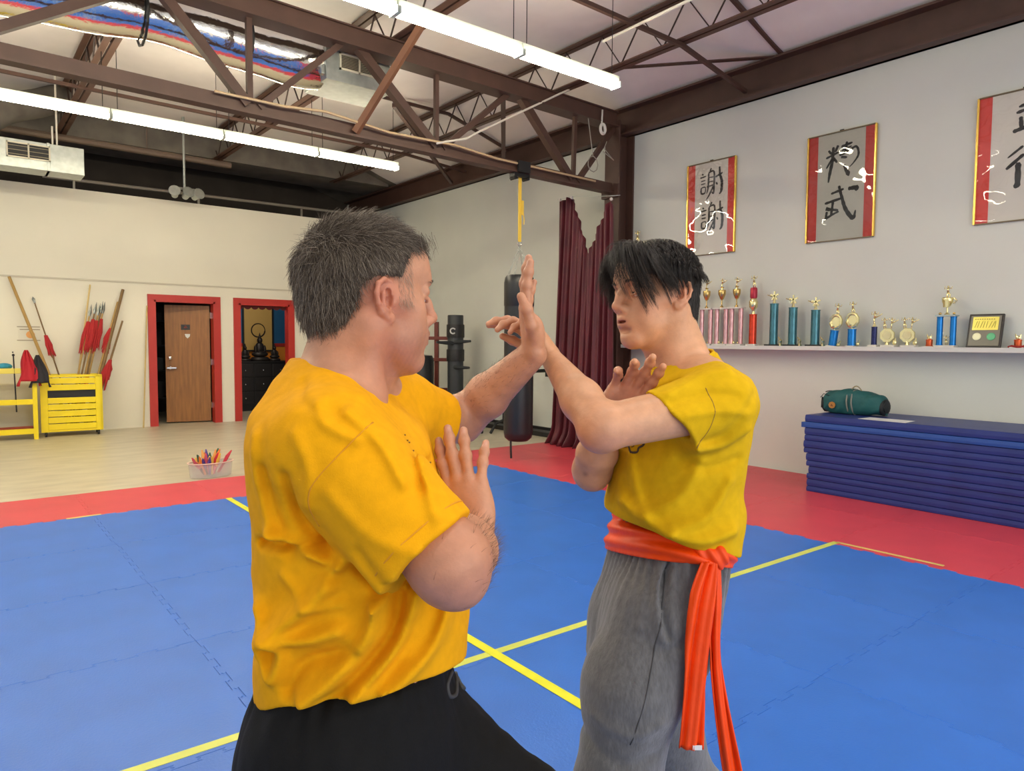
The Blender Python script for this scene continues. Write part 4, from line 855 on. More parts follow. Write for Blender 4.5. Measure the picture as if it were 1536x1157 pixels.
            for axis in range(3):
                o1 = [x for x in range(3) if x != axis]
                for a in (0, 1):
                    for b in (0, 1):
                        p = ci.copy(); p[:, o1[0]] += a; p[:, o1[1]] += b; q = p.copy(); q[:, axis] += 1
                        d0, d1 = D[tuple(p.T)], D[tuple(q.T)]; m = (d0 < 0) != (d1 < 0); t = np.where(m, d0/np.where(m, d0-d1, 1), 0)
                        X = G4[tuple(p.T)]*(1-t)[:,None]+G4[tuple(q.T)]*t[:,None]; acc += X*m[:,None]; cnt += m
            ids.append(lin(ci[:,0]+i0, ci[:,1]+j0, ci[:,2]+k0)); pos.append(acc/cnt[:,None])
            for axis in range(3):
                sl0 = [slice(0, sh[x]-1) for x in range(3)]; sl1 = list(sl0); sl1[axis] = slice(1, sh[axis])
                e = np.argwhere(I[tuple(sl0)] != I[tuple(sl1)])
                if not len(e): continue
                flip = I[tuple(e.T)]; g = e+np.array([i0, j0, k0]); b_, c_ = [(1, 2), (2, 0), (0, 1)][axis]
                qs = []
                for db, dc_ in ((-1, -1), (0, -1), (0, 0), (-1, 0)):
                    h = g.copy(); h[:, b_] += db; h[:, c_] += dc_; qs.append(lin(h[:,0], h[:,1], h[:,2]))
                q = np.stack(qs, 1); q[~flip] = q[~flip][:, ::-1]; quads.append(q)
        ids = np.concatenate(ids); pos = np.concatenate(pos); quads = np.concatenate(quads)
        o = np.argsort(ids); ids, pos = ids[o], pos[o]; ix = np.clip(np.searchsorted(ids, quads), 0, len(ids)-1); ok = (ids[ix] == quads).all(1)
        return pos, ix[ok]
def tomesh(name, pos, quads, mat, parent=None, cols=None, smooth=0):
    if smooth:
        e = np.concatenate([quads[:, [a, (a+1) % 4]] for a in range(4)]); 
        for _ in range(smooth):
            acc = np.zeros_like(pos); cnt = np.zeros(len(pos))
            for a, b in ((0, 1), (1, 0)):
                for x in range(3): acc[:,x] += np.bincount(e[:,a], pos[e[:,b],x], len(pos))
                cnt += np.bincount(e[:,a], minlength=len(pos))
            pos = pos*.5+.5*acc/np.maximum(cnt, 1)[:,None]
    me = bpy.data.meshes.new(name); nv, nf = len(pos), len(quads)
    me.vertices.add(nv); me.vertices.foreach_set('co', pos.astype(np.float32).ravel()); me.loops.add(nf*4); me.loops.foreach_set('vertex_index', quads.astype(np.int32).ravel())
    me.polygons.add(nf); me.polygons.foreach_set('loop_start', np.arange(0, nf*4, 4, dtype=np.int32)); me.polygons.foreach_set('loop_total', np.full(nf, 4, np.int32)); me.update(calc_edges=True)
    me.polygons.foreach_set('use_smooth', np.ones(nf, bool))
    if cols is not None:
        a = me.color_attributes.new('tint', 'FLOAT_COLOR', 'POINT'); a.data.foreach_set('color', np.concatenate([cols, np.ones((nv, 1))], 1).astype(np.float32).ravel())
    me.materials.append(mat); o = bpy.data.objects.new(name, me); COL.objects.link(o)
    if parent: o.parent = parent
    return o
def strands(name, paths, r0, mat, parent=None, sides=3):
    """N x K x 3 hair paths to one mesh of thin tapering tubes"""
    N, K, _ = paths.shape; T = np.gradient(paths, axis=1); T /= np.maximum(np.linalg.norm(T, axis=2, keepdims=True), 1e-9)
    ref = np.where(np.abs(T[:,:1,2:3]) > .9, np.array([1.,0,0]), np.array([0,0,1.])); A = np.cross(T, np.broadcast_to(ref, T.shape)); A /= np.maximum(np.linalg.norm(A, axis=2, keepdims=True), 1e-9); Bv = np.cross(T, A)
    rr = (np.asarray(r0)*np.ones(N))[:,None]*np.linspace(1, .25, K)[None]
    vs = np.stack([paths+(A*math.cos(2*math.pi*k/sides)+Bv*math.sin(2*math.pi*k/sides))*rr[...,None] for k in range(sides)], 2).reshape(-1, 3)
    base = (np.arange(N)*K*sides)[:,None,None]+(np.arange(K-1)*sides)[None,:,None]; k = np.arange(sides)[None,None]; k2 = (k+1) % sides
    q = np.stack([base+k, base+k2, base+sides+k2, base+sides+k], -1).reshape(-1, 4)
    return tomesh(name, vs, q, mat, parent)
def axis_grid(lo, hi, h): return np.arange(lo, hi+h, h)
def snoise(P, f, seed=0):
    r_ = np.random.RandomState(seed); out = np.zeros(len(P))
    for i in range(6):
        d = r_.normal(size=3); d /= np.linalg.norm(d); out += np.sin(P@d*f*(.7+.2*i)+r_.uniform(0, 6.28))
    return out/6
def polydist(Q, pl):
    """distance of 2D points to a polyline"""
    pl = np.asarray(pl, float); best = np.full(len(Q), 9.)
    for a, b in zip(pl[:-1], pl[1:]):
        d = b-a; q = Q-a; t = np.clip(q@d/max(d@d, 1e-9), 0, 1); best = np.minimum(best, np.linalg.norm(q-t[:,None]*d, axis=1))
    return best
class Local:
    """adds shapes to a field in the frame of a body part: columns of H are forward, left, up"""
    def __init__(s, f, c, H, sc=1.0): s.f, s.c, s.H, s.s = f, np.asarray(c, float), np.asarray(H, float), sc
    def w(s, p): return s.c+s.H@(np.asarray(p, float)*s.s)
    def rc(s, a, b, ra, rb, k=.01, kind='u'): s.f.rc(s.w(a), s.w(b), ra*s.s, rb*s.s, k, kind)
    def chain(s, pts, rr, k=.01, kind='u'): s.f.chain([s.w(p) for p in pts], [r*s.s for r in rr], k, kind)
    def ell(s, c, r, k=.01, kind='u', rot=None): s.f.ell(s.w(c), np.asarray(r)*s.s, s.H if rot is None else s.H@rot, k, kind)
    def inv(s, P): return ((P-s.c)@s.H)/s.s
def rotz(a): c, s_ = math.cos(a), math.sin(a); return np.array([[c,-s_,0],[s_,c,0],[0,0,1.]])
def roty(a): c, s_ = math.cos(a), math.sin(a); return np.array([[c,0,s_],[0,1,0],[-s_,0,c]])
def rotx(a): c, s_ = math.cos(a), math.sin(a); return np.array([[1,0,0],[0,c,-s_],[0,s_,c]])
def head_shape(L, wide=1.0, jaw=1.0, nose=1.0, fleshy=0.0, mouth=.0):
    w_ = wide
    L.ell((-.012,0,.034), (.099,.077*w_,.083), .0); L.ell((.012,0,.045), (.082,.068*w_,.068), .02)
    L.ell((.040,0,-.035), (.048,.055*w_,.080), .03)
    for s in (-1, 1):
        L.rc((-.012,s*.056*w_*jaw,-.048), (.066,s*.018,-.104), .018+fleshy*.004, .016, .03)
        L.rc((.0,s*.062*w_,-.0), (.055,s*.047*w_,-.018), .018, .019, .025)
        L.ell((.055,s*.036,-.052), (.026,.022,.03), .025)
    L.ell((.070,0,-.104), (.020,.022,.017), .02)                 # chin
    L.rc((.082,-.032,.028), (.082,.032,.028), .0125, .0125, .018)     # brow
    L.ell((.070,0,.058), (.026,.05,.035), .03)
    for s in (-1, 1): L.ell((.098,s*.033,.005), (.0165,.0175,.0115), .012, 's')   # eye sockets
    L.chain([(.088,0,.022), (.103,0,-.004), (.1165*nose,0,-.027)], [.0085,.0085,.0105], .012)
    L.rc((.1165*nose,0,-.028), (.094,0,-.036), .0095, .010, .006)
    for s in (-1, 1):
        L.ell((.101,s*.0125,-.033), (.0125,.0075,.0085), .006)
        L.ell((.1045,s*.0078,-.0415), (.0062,.0040,.0048), .002, 's')
    L.ell((.082,0,-.062), (.018,.03,.03), .02)                   # muzzle
    L.chain([(.0865,-.024,-.0625), (.0985,-.006,-.0565), (.099,0,-.058), (.0985,.006,-.0565), (.0865,.024,-.0625)], [.0034,.0062,.006,.0062,.0034], .005)
    L.chain([(.0865,-.021,-.068), (.0965,0,-.0715), (.0865,.021,-.068)], [.0035,.0076,.0035], .005)
    if mouth: L.ell((.097,0,-.0645), (.012,.016,mouth), .003, 's')
    L.chain([(.086,-.023,-.0645), (.100,0,-.0645), (.086,.023,-.0645)], [.0016,.0018,.0016], .003, 's')
    L.ell((.092,0,-.085), (.008,.02,.006), .012, 's')
def eye_lids(L, gap=.0):
    for s in (-1, 1):
        for zz, r in ((.0095-gap, .0034), (-.0030, .0026)):
            L.chain([(.0745,s*.0485,.002), (.0845,s*.042,(zz+.003)*.8), (.0888,s*.033,zz), (.0860,s*.024,(zz+.002)*.8), (.081,s*.0185,.000)], [.002,r,r,r,.002], .004)
        L.rc((.080,s*.044,.0125-gap*.6), (.082,s*.024,.0135-gap*.6), .0075, .0075, .006)
def ear_shape(L, s, x=-.012, z=-.002, tilt=.2, sc=1.0, out=.35):
    """helix, antihelix, concha, tragus and lobe; s = side"""
    y0 = .073; c_, s_ = math.cos(tilt), math.sin(tilt)
    def q(a, b, o): a, b, o = a*sc, b*sc, o*sc; return (x+a*c_-b*s_, s*(y0+o-a*out), z+b*c_+a*s_)
    hel = [(.010,.004,.004),(.014,.018,.006),(.010,.030,.008),(-.002,.034,.010),(-.014,.028,.011),(-.020,.014,.011),(-.019,-.002,.010),(-.013,-.016,.008),(-.004,-.026,.006)]
    L.chain([q(*p) for p in hel], [.0032,.0036,.0038,.004,.0042,.0042,.004,.004,.0045], .003)
    L.ell(q(.002,-.027,.004), (.008*sc,.0045*sc,.009*sc), .006)
    L.rc(q(.0,.012,.002), q(-.006,-.012,.002), .011*sc, .010*sc, .004)
    L.ell(q(-.006,.010,.004), (.014*sc,.005*sc,.020*sc), .005)
    L.chain([q(.004,.020,.007), q(-.008,.010,.009), q(-.010,-.006,.009), q(-.004,-.016,.007)], [.0025,.0034,.0032,.003], .003)
    L.ell(q(.002,-.002,.010), (.0085*sc,.011*sc,.0115*sc), .002, 's'); L.ell(q(.002,.013,.011), (.0055*sc,.008*sc,.007*sc), .002, 's'); L.chain([q(.0,.026,.012), q(-.011,.020,.013), q(-.0145,.006,.013), q(-.012,-.008,.012)], [.002,.0022,.0022,.0018], .0015, 's')
    L.ell(q(.011,-.003,.005), (.0045*sc,.0055*sc,.007*sc), .003)
FL = ((.046,.027,.021), (.050,.031,.022), (.046,.029,.022), (.036,.021,.019))
def hand_shape(F, wr, f, n, t, sc, fingers, thumb, wrist_r=(.029,.020), nails=None, splay=1.0):
    """wr wrist, f towards the knuckles, n out of the palm, t towards the thumb; fingers: (spread, mcp, pip, dip) in degrees, index first"""
    wr = np.asarray(wr, float); f = nz_(f); n = np.asarray(n, float); n = nz_(n-f*(n@f)); t = np.asarray(t, float); t = nz_(t-f*(t@f)-n*(t@n))
    g = lambda a, b, c: wr+(f*a+t*b+n*c)*sc
    kn = [(.090,.029,-.002), (.094,.0085,-.004), (.088,-.0115,-.003), (.078,-.030,.001)]
    for i, p in enumerate(kn):
        F.rc(g(.004,p[1]*.55,.0), g(*p), (.0165,.016,.0155,.0145)[i]*sc, (.0125,.0125,.012,.011)[i]*sc, .012)
    F.ell(g(.042,.024,.012), va(.034,.017,.016)*sc, np.stack([nz_(f*.9+t*.45), nz_(t*.9-f*.45), n], 1), .014)
    F.ell(g(.044,-.026,.009), va(.036,.014,.014)*sc, np.stack([f, t, n], 1), .014)
    F.ell(g(.045,.0,-.006), va(.046,.03,.012)*sc, np.stack([f, t, n], 1), .012)
    for i, (sp, a, b, c) in enumerate(fingers):
        p = g(*kn[i]); ang = R(a); f2 = f*math.cos(R(sp))+t*math.sin(R(sp)); r0 = (.0098,.0100,.0096,.0084)[i]*sc
        rr = [r0*1.06, r0*.97, r0*.90, r0*.76]
        for j, add in enumerate((0, b, c)):
            ang += R(add); d = f2*math.cos(ang)+n*math.sin(ang); q = p+d*FL[i][j]*sc
            F.rc(p, q, rr[j], rr[j+1], .006)
            if j < 2: F.ell(q, va(1.0,1.0,1.0)*rr[j+1]*1.03, None, .006)
            if j == 2 and nails is not None: nails.append((q-d*.005*sc, d, nz_(n*math.cos(ang)-f2*math.sin(ang))*-1, rr[3]))
            p = q
    p = g(.022,.020,.006); rr = [.0155,.0125,.0112,.0086]
    for j, (v, l) in enumerate(zip(thumb, (.044,.034,.028))):
        d = nz_(f*v[0]+t*v[1]+n*v[2]); q = p+d*l*sc; F.rc(p, q, rr[j]*sc, rr[j+1]*sc, .008 if j == 0 else .005)
        if j == 1: F.ell(q, va(1,1,1)*rr[2]*1.04*sc, None, .004)
        p = q

# ------------------------------------------------------------------ the two sparring partners
A = va(.7797,-.6262,0); DV = va(.6262,.7797,0); Z = va(0,0,1)      # A: the older man's facing, DV: his left
def skin_mat(name): 
    return M(name, (255,255,255), .48, attr='tint', var=.09, scale=42, bump=.07, bscale=220, sss=.12, detail=6)
def rgbl(c): return np.array([lin(x) for x in c])
def mixc(C, w_, col): return C*(1-w_[:,None])+w_[:,None]*rgbl(col)
def fall(P, c, r): return np.exp(-(np.linalg.norm(P-np.asarray(c), axis=1)/r)**2)
def stations(rows):
    """(mid point, half depth, half width) rows to loft stations"""
    return [(p[0], p[1], p[2], ru, rv) for p, ru, rv in rows]
def project(F, p, d, reach=.5):
    p = np.asarray(p, float).copy(); d = nz_(d)
    for _ in range(60):
        v = F.ev(p[None])[0]
        if v < .0006: break
        p += d*max(min(v, .05), .0006)
    return p
def catmull(pts, n=6):
    pts = [np.asarray(p, float) for p in pts]; out = []
    for i in range(len(pts)-1):
        p0, p1, p2, p3 = pts[max(i-1,0)], pts[i], pts[i+1], pts[min(i+2,len(pts)-1)]
        for k in range(n):
            t = k/n; out.append(.5*(2*p1+(p2-p0)*t+(2*p0-5*p1+4*p2-p3)*t*t+(3*p1-p0-3*p2+p3)*t**3))
    return out+[pts[-1]]
def seam(name, F, pts, d, r, mat, parent, lift=.0006):
    """stitched line on cloth: points dropped onto the cloth along d"""
    q = [project(F, p, d) for p in catmull(pts)]; b = MB(); b.tube([p-nz_(d)*lift for p in q], r, 5); return b.build(name, mat, parent, smooth=True)
def folds(F, items, mid, dirn, u, side):
    """cloth folds laid out on the wearer's side view: polylines in (u, z); only on the half facing side"""
    for pl, h, w_ in items:
        pl = np.asarray(catmull(pl, 5)); lo2, hi2 = pl.min(0)-3*w_, pl.max(0)+3*w_
        def fn(P, pl=pl, h=h, w_=w_, lo2=lo2, hi2=hi2):
            q = np.stack([P@u, P[:,2]], 1); m = (q > lo2).all(1) & (q < hi2).all(1); out = np.zeros(len(P))
            if m.any():
                side_w = np.clip(((P[m]-mid)@side)/.05+.6, 0, 1); out[m] = h*np.exp(-(polydist(q[m], pl)/w_)**2)*side_w
            return out
        F.disp(fn)

# ================================================================== older man, yellow shirt, black trousers, facing right
HA = np.stack([nz_(A*math.cos(R(33))+DV*math.sin(R(33))), nz_(-A*math.sin(R(33))+DV*math.cos(R(33))), Z], 1) @ rotx(R(-3)) @ roty(R(0))
hc1 = va(*(0.5485, 1.062, 1.4958))
F1 = Field(); L1 = Local(F1, hc1, HA, 1.0)
head_shape(L1, wide=1.0, jaw=1.04, fleshy=1.0, nose=.965)
eye_lids(L1); ear_shape(L1, -1, x=-.002, z=-.011, sc=1.0, tilt=.14); ear_shape(L1, 1, x=-.002, z=-.011, sc=1.0, tilt=.14)
# neck and trunk
F1.chain([va(*(0.5147, 1.1092, 1.3438)), L1.w((-.035,0,-.06))], [.072,.062], .022)
F1.rc(va(*(0.5472, 1.0954, 1.3354)), L1.w((.012,0,-.082)), .044, .034, .03)
F1.rc(L1.w((-.03,-.058,-.04)), va(*(0.5274, 1.0093, 1.3459)), .016, .014, .03)
T1 = [((0.5171, 1.1218, 1.3647),.075,.09), ((0.5114, 1.1234, 1.326),.10,.175), ((0.5232, 1.1103, 1.2808),.128,.205), ((0.5272, 1.1018, 1.2127),.142,.205), ((0.5358, 1.0859, 1.0993),.158,.19), ((0.5374, 1.0757, 0.9859),.165,.185), ((0.5327, 1.0724, 0.8951),.165,.185), ((0.5198, 1.0773, 0.8269),.160,.18), ((0.5049, 1.0813, 0.7246),.15,.18)]
F1.loft(stations(T1), A, DV, .05, 2.3, off=-.024)
rs, re, rw = va(*(0.4211, 0.9351, 1.2784)), va(*(0.5184, 0.7745, 1.1285)), va(*(0.6755, 0.9359, 1.1089))
ls, le, lw = va(*(0.6825, 1.2019, 1.2946)), va(*(0.8734, 1.264, 1.256)), va(*(0.9242, 1.0808, 1.4046))
F1.rc(va(*(0.4769, 1.0479, 1.3221)), rs, .07, .068, .05); F1.rc(rs, re, .060, .050, .03); F1.rc(re+Z*.0, va(*(0.5328, 0.767, 1.0983)), .046, .026, .02)
F1.ec(re, re*.62+rw*.38, (.056,.050), (.054,.048), Z, .025); F1.ec(re*.62+rw*.38, rw, (.054,.048), (.030,.024), A, .015)
F1.rc(va(*(0.6019, 1.1522, 1.3102)), ls, .07, .062, .05); F1.rc(ls, le, .056, .046, .03); F1.rc(le, le-Z*.016-A*.004, .036, .030, .02)
F1.ec(le, le*.62+lw*.38, (.046,.042), (.046,.040), Z, .02); F1.ec(le*.62+lw*.38, lw, (.046,.040), (.029,.025), Z, .015)
nails1 = []
# right guard hand: back of the hand to the viewer, fingers up
fd = nz_(va(*(0.6829, 0.9738, 1.1744))-rw)
hand_shape(F1, rw, fd, A*.30+DV*.95, -A*.95+DV*.25, 1.0, [(5,4,6,3),(2,2,5,3),(-2,4,6,4),(-14,8,8,4)], [(.7,.55,.45),(.85,.25,.4),(.9,.1,.3)], nails=nails1)
# left hand: palm pushing to the right, thumb edge to the viewer
hand_shape(F1, lw, nz_(Z*.97-A*.16+DV*.06), A*.97+Z*.16, -DV*.98+A*.12, .98, [(3,10,6,4),(0,8,8,5),(0,8,10,6),(-2,10,12,8)], [(.70,.72,-.10),(.95,.30,-.12),(.95,.05,-.25)], nails=nails1)
# legs and feet
hipR, hipL = va(*(0.456, 0.9998, 0.8246)), va(*(0.6266, 1.1018, 0.7581))
knR, knL = va(*(0.4583, 0.9887, 0.3794)), va(*(0.8065, 0.952, 0.5271))
anR = va(knR[0], knR[1], .09)-A*.12; anL = va(knL[0], knL[1], .09)+A*.03
F1.rc(hipR, knR, .085, .058, .05); F1.rc(knR, anR, .056, .040, .02); F1.rc(hipL, knL, .085, .058, .05); F1.rc(knL, anL, .056, .040, .02)
for an, td in ((anR, nz_(A*.6-DV*.8)), (anL, nz_(A*.95+DV*.1))):
    F1.rc(an, va(an[0], an[1], .048)-td*.03, .038, .034, .02); F1.ec(va(an[0], an[1], .06), va(an[0], an[1], .034)+td*.16, (.036,.040), (.046,.020), np.cross(Z, td), .02)
lo, hi = np.array([o[2] for o in F1.ops]).min(0)-.01, np.array([o[3] for o in F1.ops]).max(0)+.01
zs = np.concatenate([np.arange(0.0, .98, .007), np.arange(.98, hi[2], .0024)])
def fine(lo_, hi_, c, r, h, hf): return np.concatenate([np.arange(lo_, c-r, h), np.arange(c-r, c+r, hf), np.arange(c+r, hi_+h, h)])
zs = np.concatenate([np.arange(0.0, .98, .007), fine(.98, hi[2], hc1[2], .125, .0025, .0018)])
pos, qd = F1.mesh(fine(lo[0], hi[0], hc1[0], .115, .0026, .0018), fine(lo[1], hi[1], hc1[1], .115, .0026, .0018), zs)
C = np.tile(rgbl((190,136,106)), (len(pos), 1)); q = L1.inv(pos)
near_head = np.linalg.norm(q, axis=1) < .25
C = mixc(C, .55*fall(q, (-.012,-.085,.0), .045), (178,92,74)); C = mixc(C, .5*fall(q, (.02,-.06,-.10), .06), (170,96,78)); C = mixc(C, .35*fall(q, (.11,0,-.03), .02), (180,96,80))
stub = np.clip((-.035-q[:,2])/.03, 0, 1)*np.clip((q[:,0]+.005)/.03, 0, 1)*(q[:,2] > -.13)*near_head; C = mixc(C, .30*stub*(.6+.4*snoise(pos, 900, 3)), (112,90,80))
C = mixc(C, .6*fall(q, (.097,0,-.062), .016), (150,84,76))
scalp = np.clip((q[:,2]-.045)/.03, 0, 1)*near_head; C = mixc(C, .25*scalp*np.clip((.05-q[:,0])/.03, 0, 1), (120,100,86))
C = mixc(C, .5*np.clip(fall(pos, re, .06), 0, 1), (166,96,80))
for c_, d_, u_, r_ in nails1: C = mixc(C, .6*np.clip(1.6*np.exp(-(np.linalg.norm(pos-c_-u_*r_, axis=1)/.0062)**2), 0, 1), (206,158,142))
person1 = tomesh('person', pos, qd, skin_mat('skin'), None, C)
tag(person1, 'person with short greying hair in a golden yellow T-shirt and black trousers, seen from behind', 'person')
m_eye = M('eye_white', (216,206,196), .15); m_iris = M('iris_brown', (48,34,26), .1)
def eyes(L, par):
    for s in (-1, 1):
        c = L.w((.0768,s*.0335,.0035)); b = MB(); b.ball(c, .0115*L.s, 16); e = b.build('eye', m_eye, par, smooth=True)
        f = nz_(L.H@va(1,0,-.12)); b = MB(); b.lathe([(.0056,.0100),(.0050,.0109),(.0001,.0116)], 14, c, Matrix(np.stack([nz_(np.cross(Z, f)), np.cross(f, nz_(np.cross(Z, f))), f], 1)*L.s)); b.build('iris', m_iris, e, smooth=True)
eyes(L1, person1)
def brows(L, F, par, mat, n=36, sd=1):
    r_ = np.random.RandomState(sd); P_ = []
    for s in (-1, 1):
        for k in range(n):
            t = r_.uniform(); p = va(.096-.016*t**1.6, s*(.014+.036*t), .0255+.007*math.sin(t*2.6)-.003*t+r_.uniform(-.003,.003)); d = va(-.25*t, s*.9, .25-.5*t)
            w0 = project(F, L.w(p+va(.02,0,0)), -L.H[:,0]); P_.append([w0+L.H@(d*.0028*j+va(.0012-.0006*(j-1)**2,0,0)) for j in range(4)])
    strands('eyebrow', np.array(P_), .00045, mat, par)
m_hair1 = bpy.data.materials.new('greying_hair'); m_hair2 = bpy.data.materials.new('dark_brown_hair')
for m, stops in ((m_hair1, [(0,(58,47,39)),(.5,(88,75,62)),(.8,(128,115,99)),(1,(172,160,145))]), (m_hair2, [(0,(20,15,13)),(.7,(34,26,22)),(1,(58,46,38))])):
    m.use_nodes = True; nt = m.node_tree; b_ = nt.nodes['Principled BSDF']; b_.inputs['Roughness'].default_value = .38 if m is m_hair2 else .5
    g = nt.nodes.new('ShaderNodeNewGeometry'); cr = nt.nodes.new('ShaderNodeValToRGB'); e = cr.color_ramp.elements
    for i, (p_, c_) in enumerate(stops):
        el = e[i] if i < 2 else e.new(p_)
        el.position = p_; el.color = (lin(c_[0]), lin(c_[1]), lin(c_[2]), 1)
    nt.links.new(g.outputs['Random Per Island'], cr.inputs[0]); nt.links.new(cr.outputs[0], b_.inputs['Base Color'])
brows(L1, F1, person1, m_hair1)
# hair of the older man
hl = np.array([(-.13,-.056),(-.09,-.068),(-.072,-.066),(-.058,-.05),(-.050,-.02),(-.042,.010),(-.030,.024),(-.016,.027),(.008,.028),(.016,.027),(.026,.030),(.036,.050),(.050,.071),(.075,.074),(.11,.080)])
def hairline(x): return np.interp(x, hl[:,0], hl[:,1])
H1 = Field(); LH = Local(H1, hc1, HA, 1.0)
LH.ell((-.014,0,.036), (.106,.0835,.089), .0); LH.ell((.018,0,.062), (.080,.066,.062), .015); LH.ell((-.070,0,-.022), (.036,.060,.048), .03)
def cutf(P):
    q = LH.inv(P); return (hairline(q[:,0]+.004*snoise(P, 300, 5))+.006*snoise(P, 520, 2)-q[:,2])*.8
H1.cut(cutf, .006)
H1.disp(lambda P: .0016*snoise(P, 420, 7)+.0016*snoise(P, 230, 8))
lo, hi = hc1-.16, hc1+.16
pos, qd = H1.mesh(axis_grid(lo[0], hi[0], .0035), axis_grid(lo[1], hi[1], .0035), axis_grid(lo[2], hi[2], .0035))
hair1 = tomesh('hair', pos, qd, M('hair_base', (74,61,51), .6, var=.4, scale=90), person1)
def grad(F, P, e=.002):
    return np.stack([F.ev(P+va(*[e if i == j else 0 for j in range(3)]))-F.ev(P-va(*[e if i == j else 0 for j in range(3)])) for i in range(3)], 1)/(2*e)
def scatter(pos, qd, n, seed):
    r_ = np.random.RandomState(seed); a = np.linalg.norm(np.cross(pos[qd[:,2]]-pos[qd[:,0]], pos[qd[:,3]]-pos[qd[:,1]]), axis=1); i = r_.choice(len(qd), n, p=a/a.sum()); w_ = r_.dirichlet((1,1,1,1), n)
    return (pos[qd[i]]*w_[:,:,None]).sum(1), r_
rt, r_ = scatter(pos, qd, 24000, 1); q = LH.inv(rt); keep = q[:,2] > hairline(q[:,0])+.002; rt, q = rt[keep], q[keep]
nrm = grad(H1, rt); nrm /= np.linalg.norm(nrm, axis=1, keepdims=True); nl = nrm@HA
top = np.clip((q[:,2]-.06)/.05, 0, 1)[:,None]; back = np.clip((-q[:,0]-.03)/.05, 0, 1)[:,None]
fl = top*va(1,0,.1)+(1-top)*((1-back)*va(.45,0,-.9)+back*va(.05,0,-1))
fl = fl+r_.normal(size=fl.shape)*.28; fl -= nl*(fl*nl).sum(1, keepdims=True); fl /= np.linalg.norm(fl, axis=1, keepdims=True)
ln = (.020+.016*top[:,0]+.004*back[:,0])*r_.uniform(.6,1.25,len(q))*np.where(q[:,0] > .015, .75, 1)*np.where((top[:,0] < .2) & (q[:,0] > -.03), .5, 1)
lift = .30+.35*top+.10*back; 
paths = np.stack([q+(fl*(1-lift*.3)*t+nl*(lift*(t-.45*t*t))-va(0,0,.10)*t*t)*ln[:,None] for t in np.linspace(-.1, 1, 6)], 1)
tuft = np.random.RandomState(9); tp = []
for base_, dr, n_ in (((-.095,-.02,.085),(-.75,-.2,.25),60), ((-.105,-.035,.062),(-.95,-.25,.0),50), ((-.07,-.01,.108),(-.5,-.1,.9),60), ((.080,-.045,.085),(.35,-.2,-.85),90), ((.086,-.01,.087),(.45,0,-.75),80)):
    for k in range(n_):
        p = va(*base_)+tuft.normal(size=3)*va(.008,.012,.008); d_ = nz_(va(*dr)+tuft.normal(size=3)*.25); l = tuft.uniform(.018,.034)*(.62 if base_[0] > 0 else 1); tp.append([p-d_*.01+d_*l*t+va(0,0,-.006)*t*t for t in np.linspace(0, 1, 6)])
paths = np.concatenate([paths, np.array(tp)]); paths = hc1+(paths.reshape(-1, 3)*1.0)@HA.T; paths = paths.reshape(-1, 6, 3)
strands('hair_strands', paths, .00042, m_hair1, hair1)
# sideburn and arm hair
P_ = []; r_ = np.random.RandomState(4)
for k in range(500):
    p = va(r_.uniform(.018,.048), -.0705, r_.uniform(-.018,.062)); p[1] = -.066-.004*r_.uniform(); d = nz_(va(.25,-.05,-1)+r_.normal(size=3)*.15); w0 = project(F1, L1.w(p+va(0,-.03,0)), L1.H@va(0,1,0)); P_.append([w0+L1.H@(d*t*.012+va(0,-.002*t,0)) for t in np.linspace(0,1,4)])
def armhair(n, a, b, r0, out, down, sd, ln=.013):
    rr_ = np.random.RandomState(sd); res = []
    for k in range(n):
        t = rr_.uniform(); c = a+(b-a)*t; o = nz_(out+rr_.normal(size=3)*.8); w0 = project(F1, c+o*.09, -o)
        d = nz_(o*.35+nz_(down)*.9+rr_.normal(size=3)*.25); l = ln*rr_.uniform(.5,1.2); res.append([w0+d*l*x-Z*.003*x*x for x in np.linspace(0,1,4)])
    return res
AR = armhair(340, le*.85+lw*.15, lw*.8+le*.2, .05, Z*.6-A*.5-DV*.4, lw-le, 3)+armhair(420, re*.9+rw*.1, rw*.85+re*.15, .05, A*.8-DV*.6+Z*.1, Z*.4+DV*.3+A*.3, 5, .02)
strands('sideburn_hair', np.array(P_[:260]), .0002, M('temple_grey', (176,158,140), .5), person1); strands('arm_hair', np.array(AR), .00022, M('arm_hair_brown', (104,74,54), .5), person1)
# T-shirt
m_shirt1 = M('golden_cotton', (230,163,12), .9, var=.05, scale=60, bump=.12, bscale=500, spec=.15)
S1 = Field()
T1s = [((0.513, 1.126, 1.376),.08,.09), ((0.5121, 1.1246, 1.3487),.09,.14), ((0.5112, 1.1231, 1.3204),.108,.20), ((0.5214, 1.1117, 1.2808),0.132,.225), ((0.5272, 1.1018, 1.2127),0.145,.225), ((0.5387, 1.0862, 1.1334),0.158,.22), ((0.5455, 1.0737, 1.0427),0.168,.215), ((0.5464, 1.0667, 0.9633),0.172,.21), ((0.5414, 1.0671, 0.9178),0.172,.21), ((0.5397, 1.0645, 0.8668),0.169,.205), ((0.5375, 1.0609, 0.7987),0.156,.20), ((0.5287, 1.0639, 0.7475),.160,.20)]
S1.loft(stations(T1s), A, DV, .03, 2.3)
re2 = va(*(0.4989, 0.8038, 1.1378)); le2 = va(*(0.7925, 1.2449, 1.2488))
SR = Field(); axr = nz_(re2-rs); SR.rc(va(*(0.4713, 1.0655, 1.3254)), va(*(0.4283, 0.9421, 1.2769)), .075, .078, .05); SR.ec(va(*(0.4239, 0.9326, 1.2746)), re2+axr*.08, (.080,.085), (.085,.076), A, .035)
SR.cut(lambda P: (P-re2)@axr+.0015*np.sin((P@A)*90), .004); S1.sub(SR, .035)
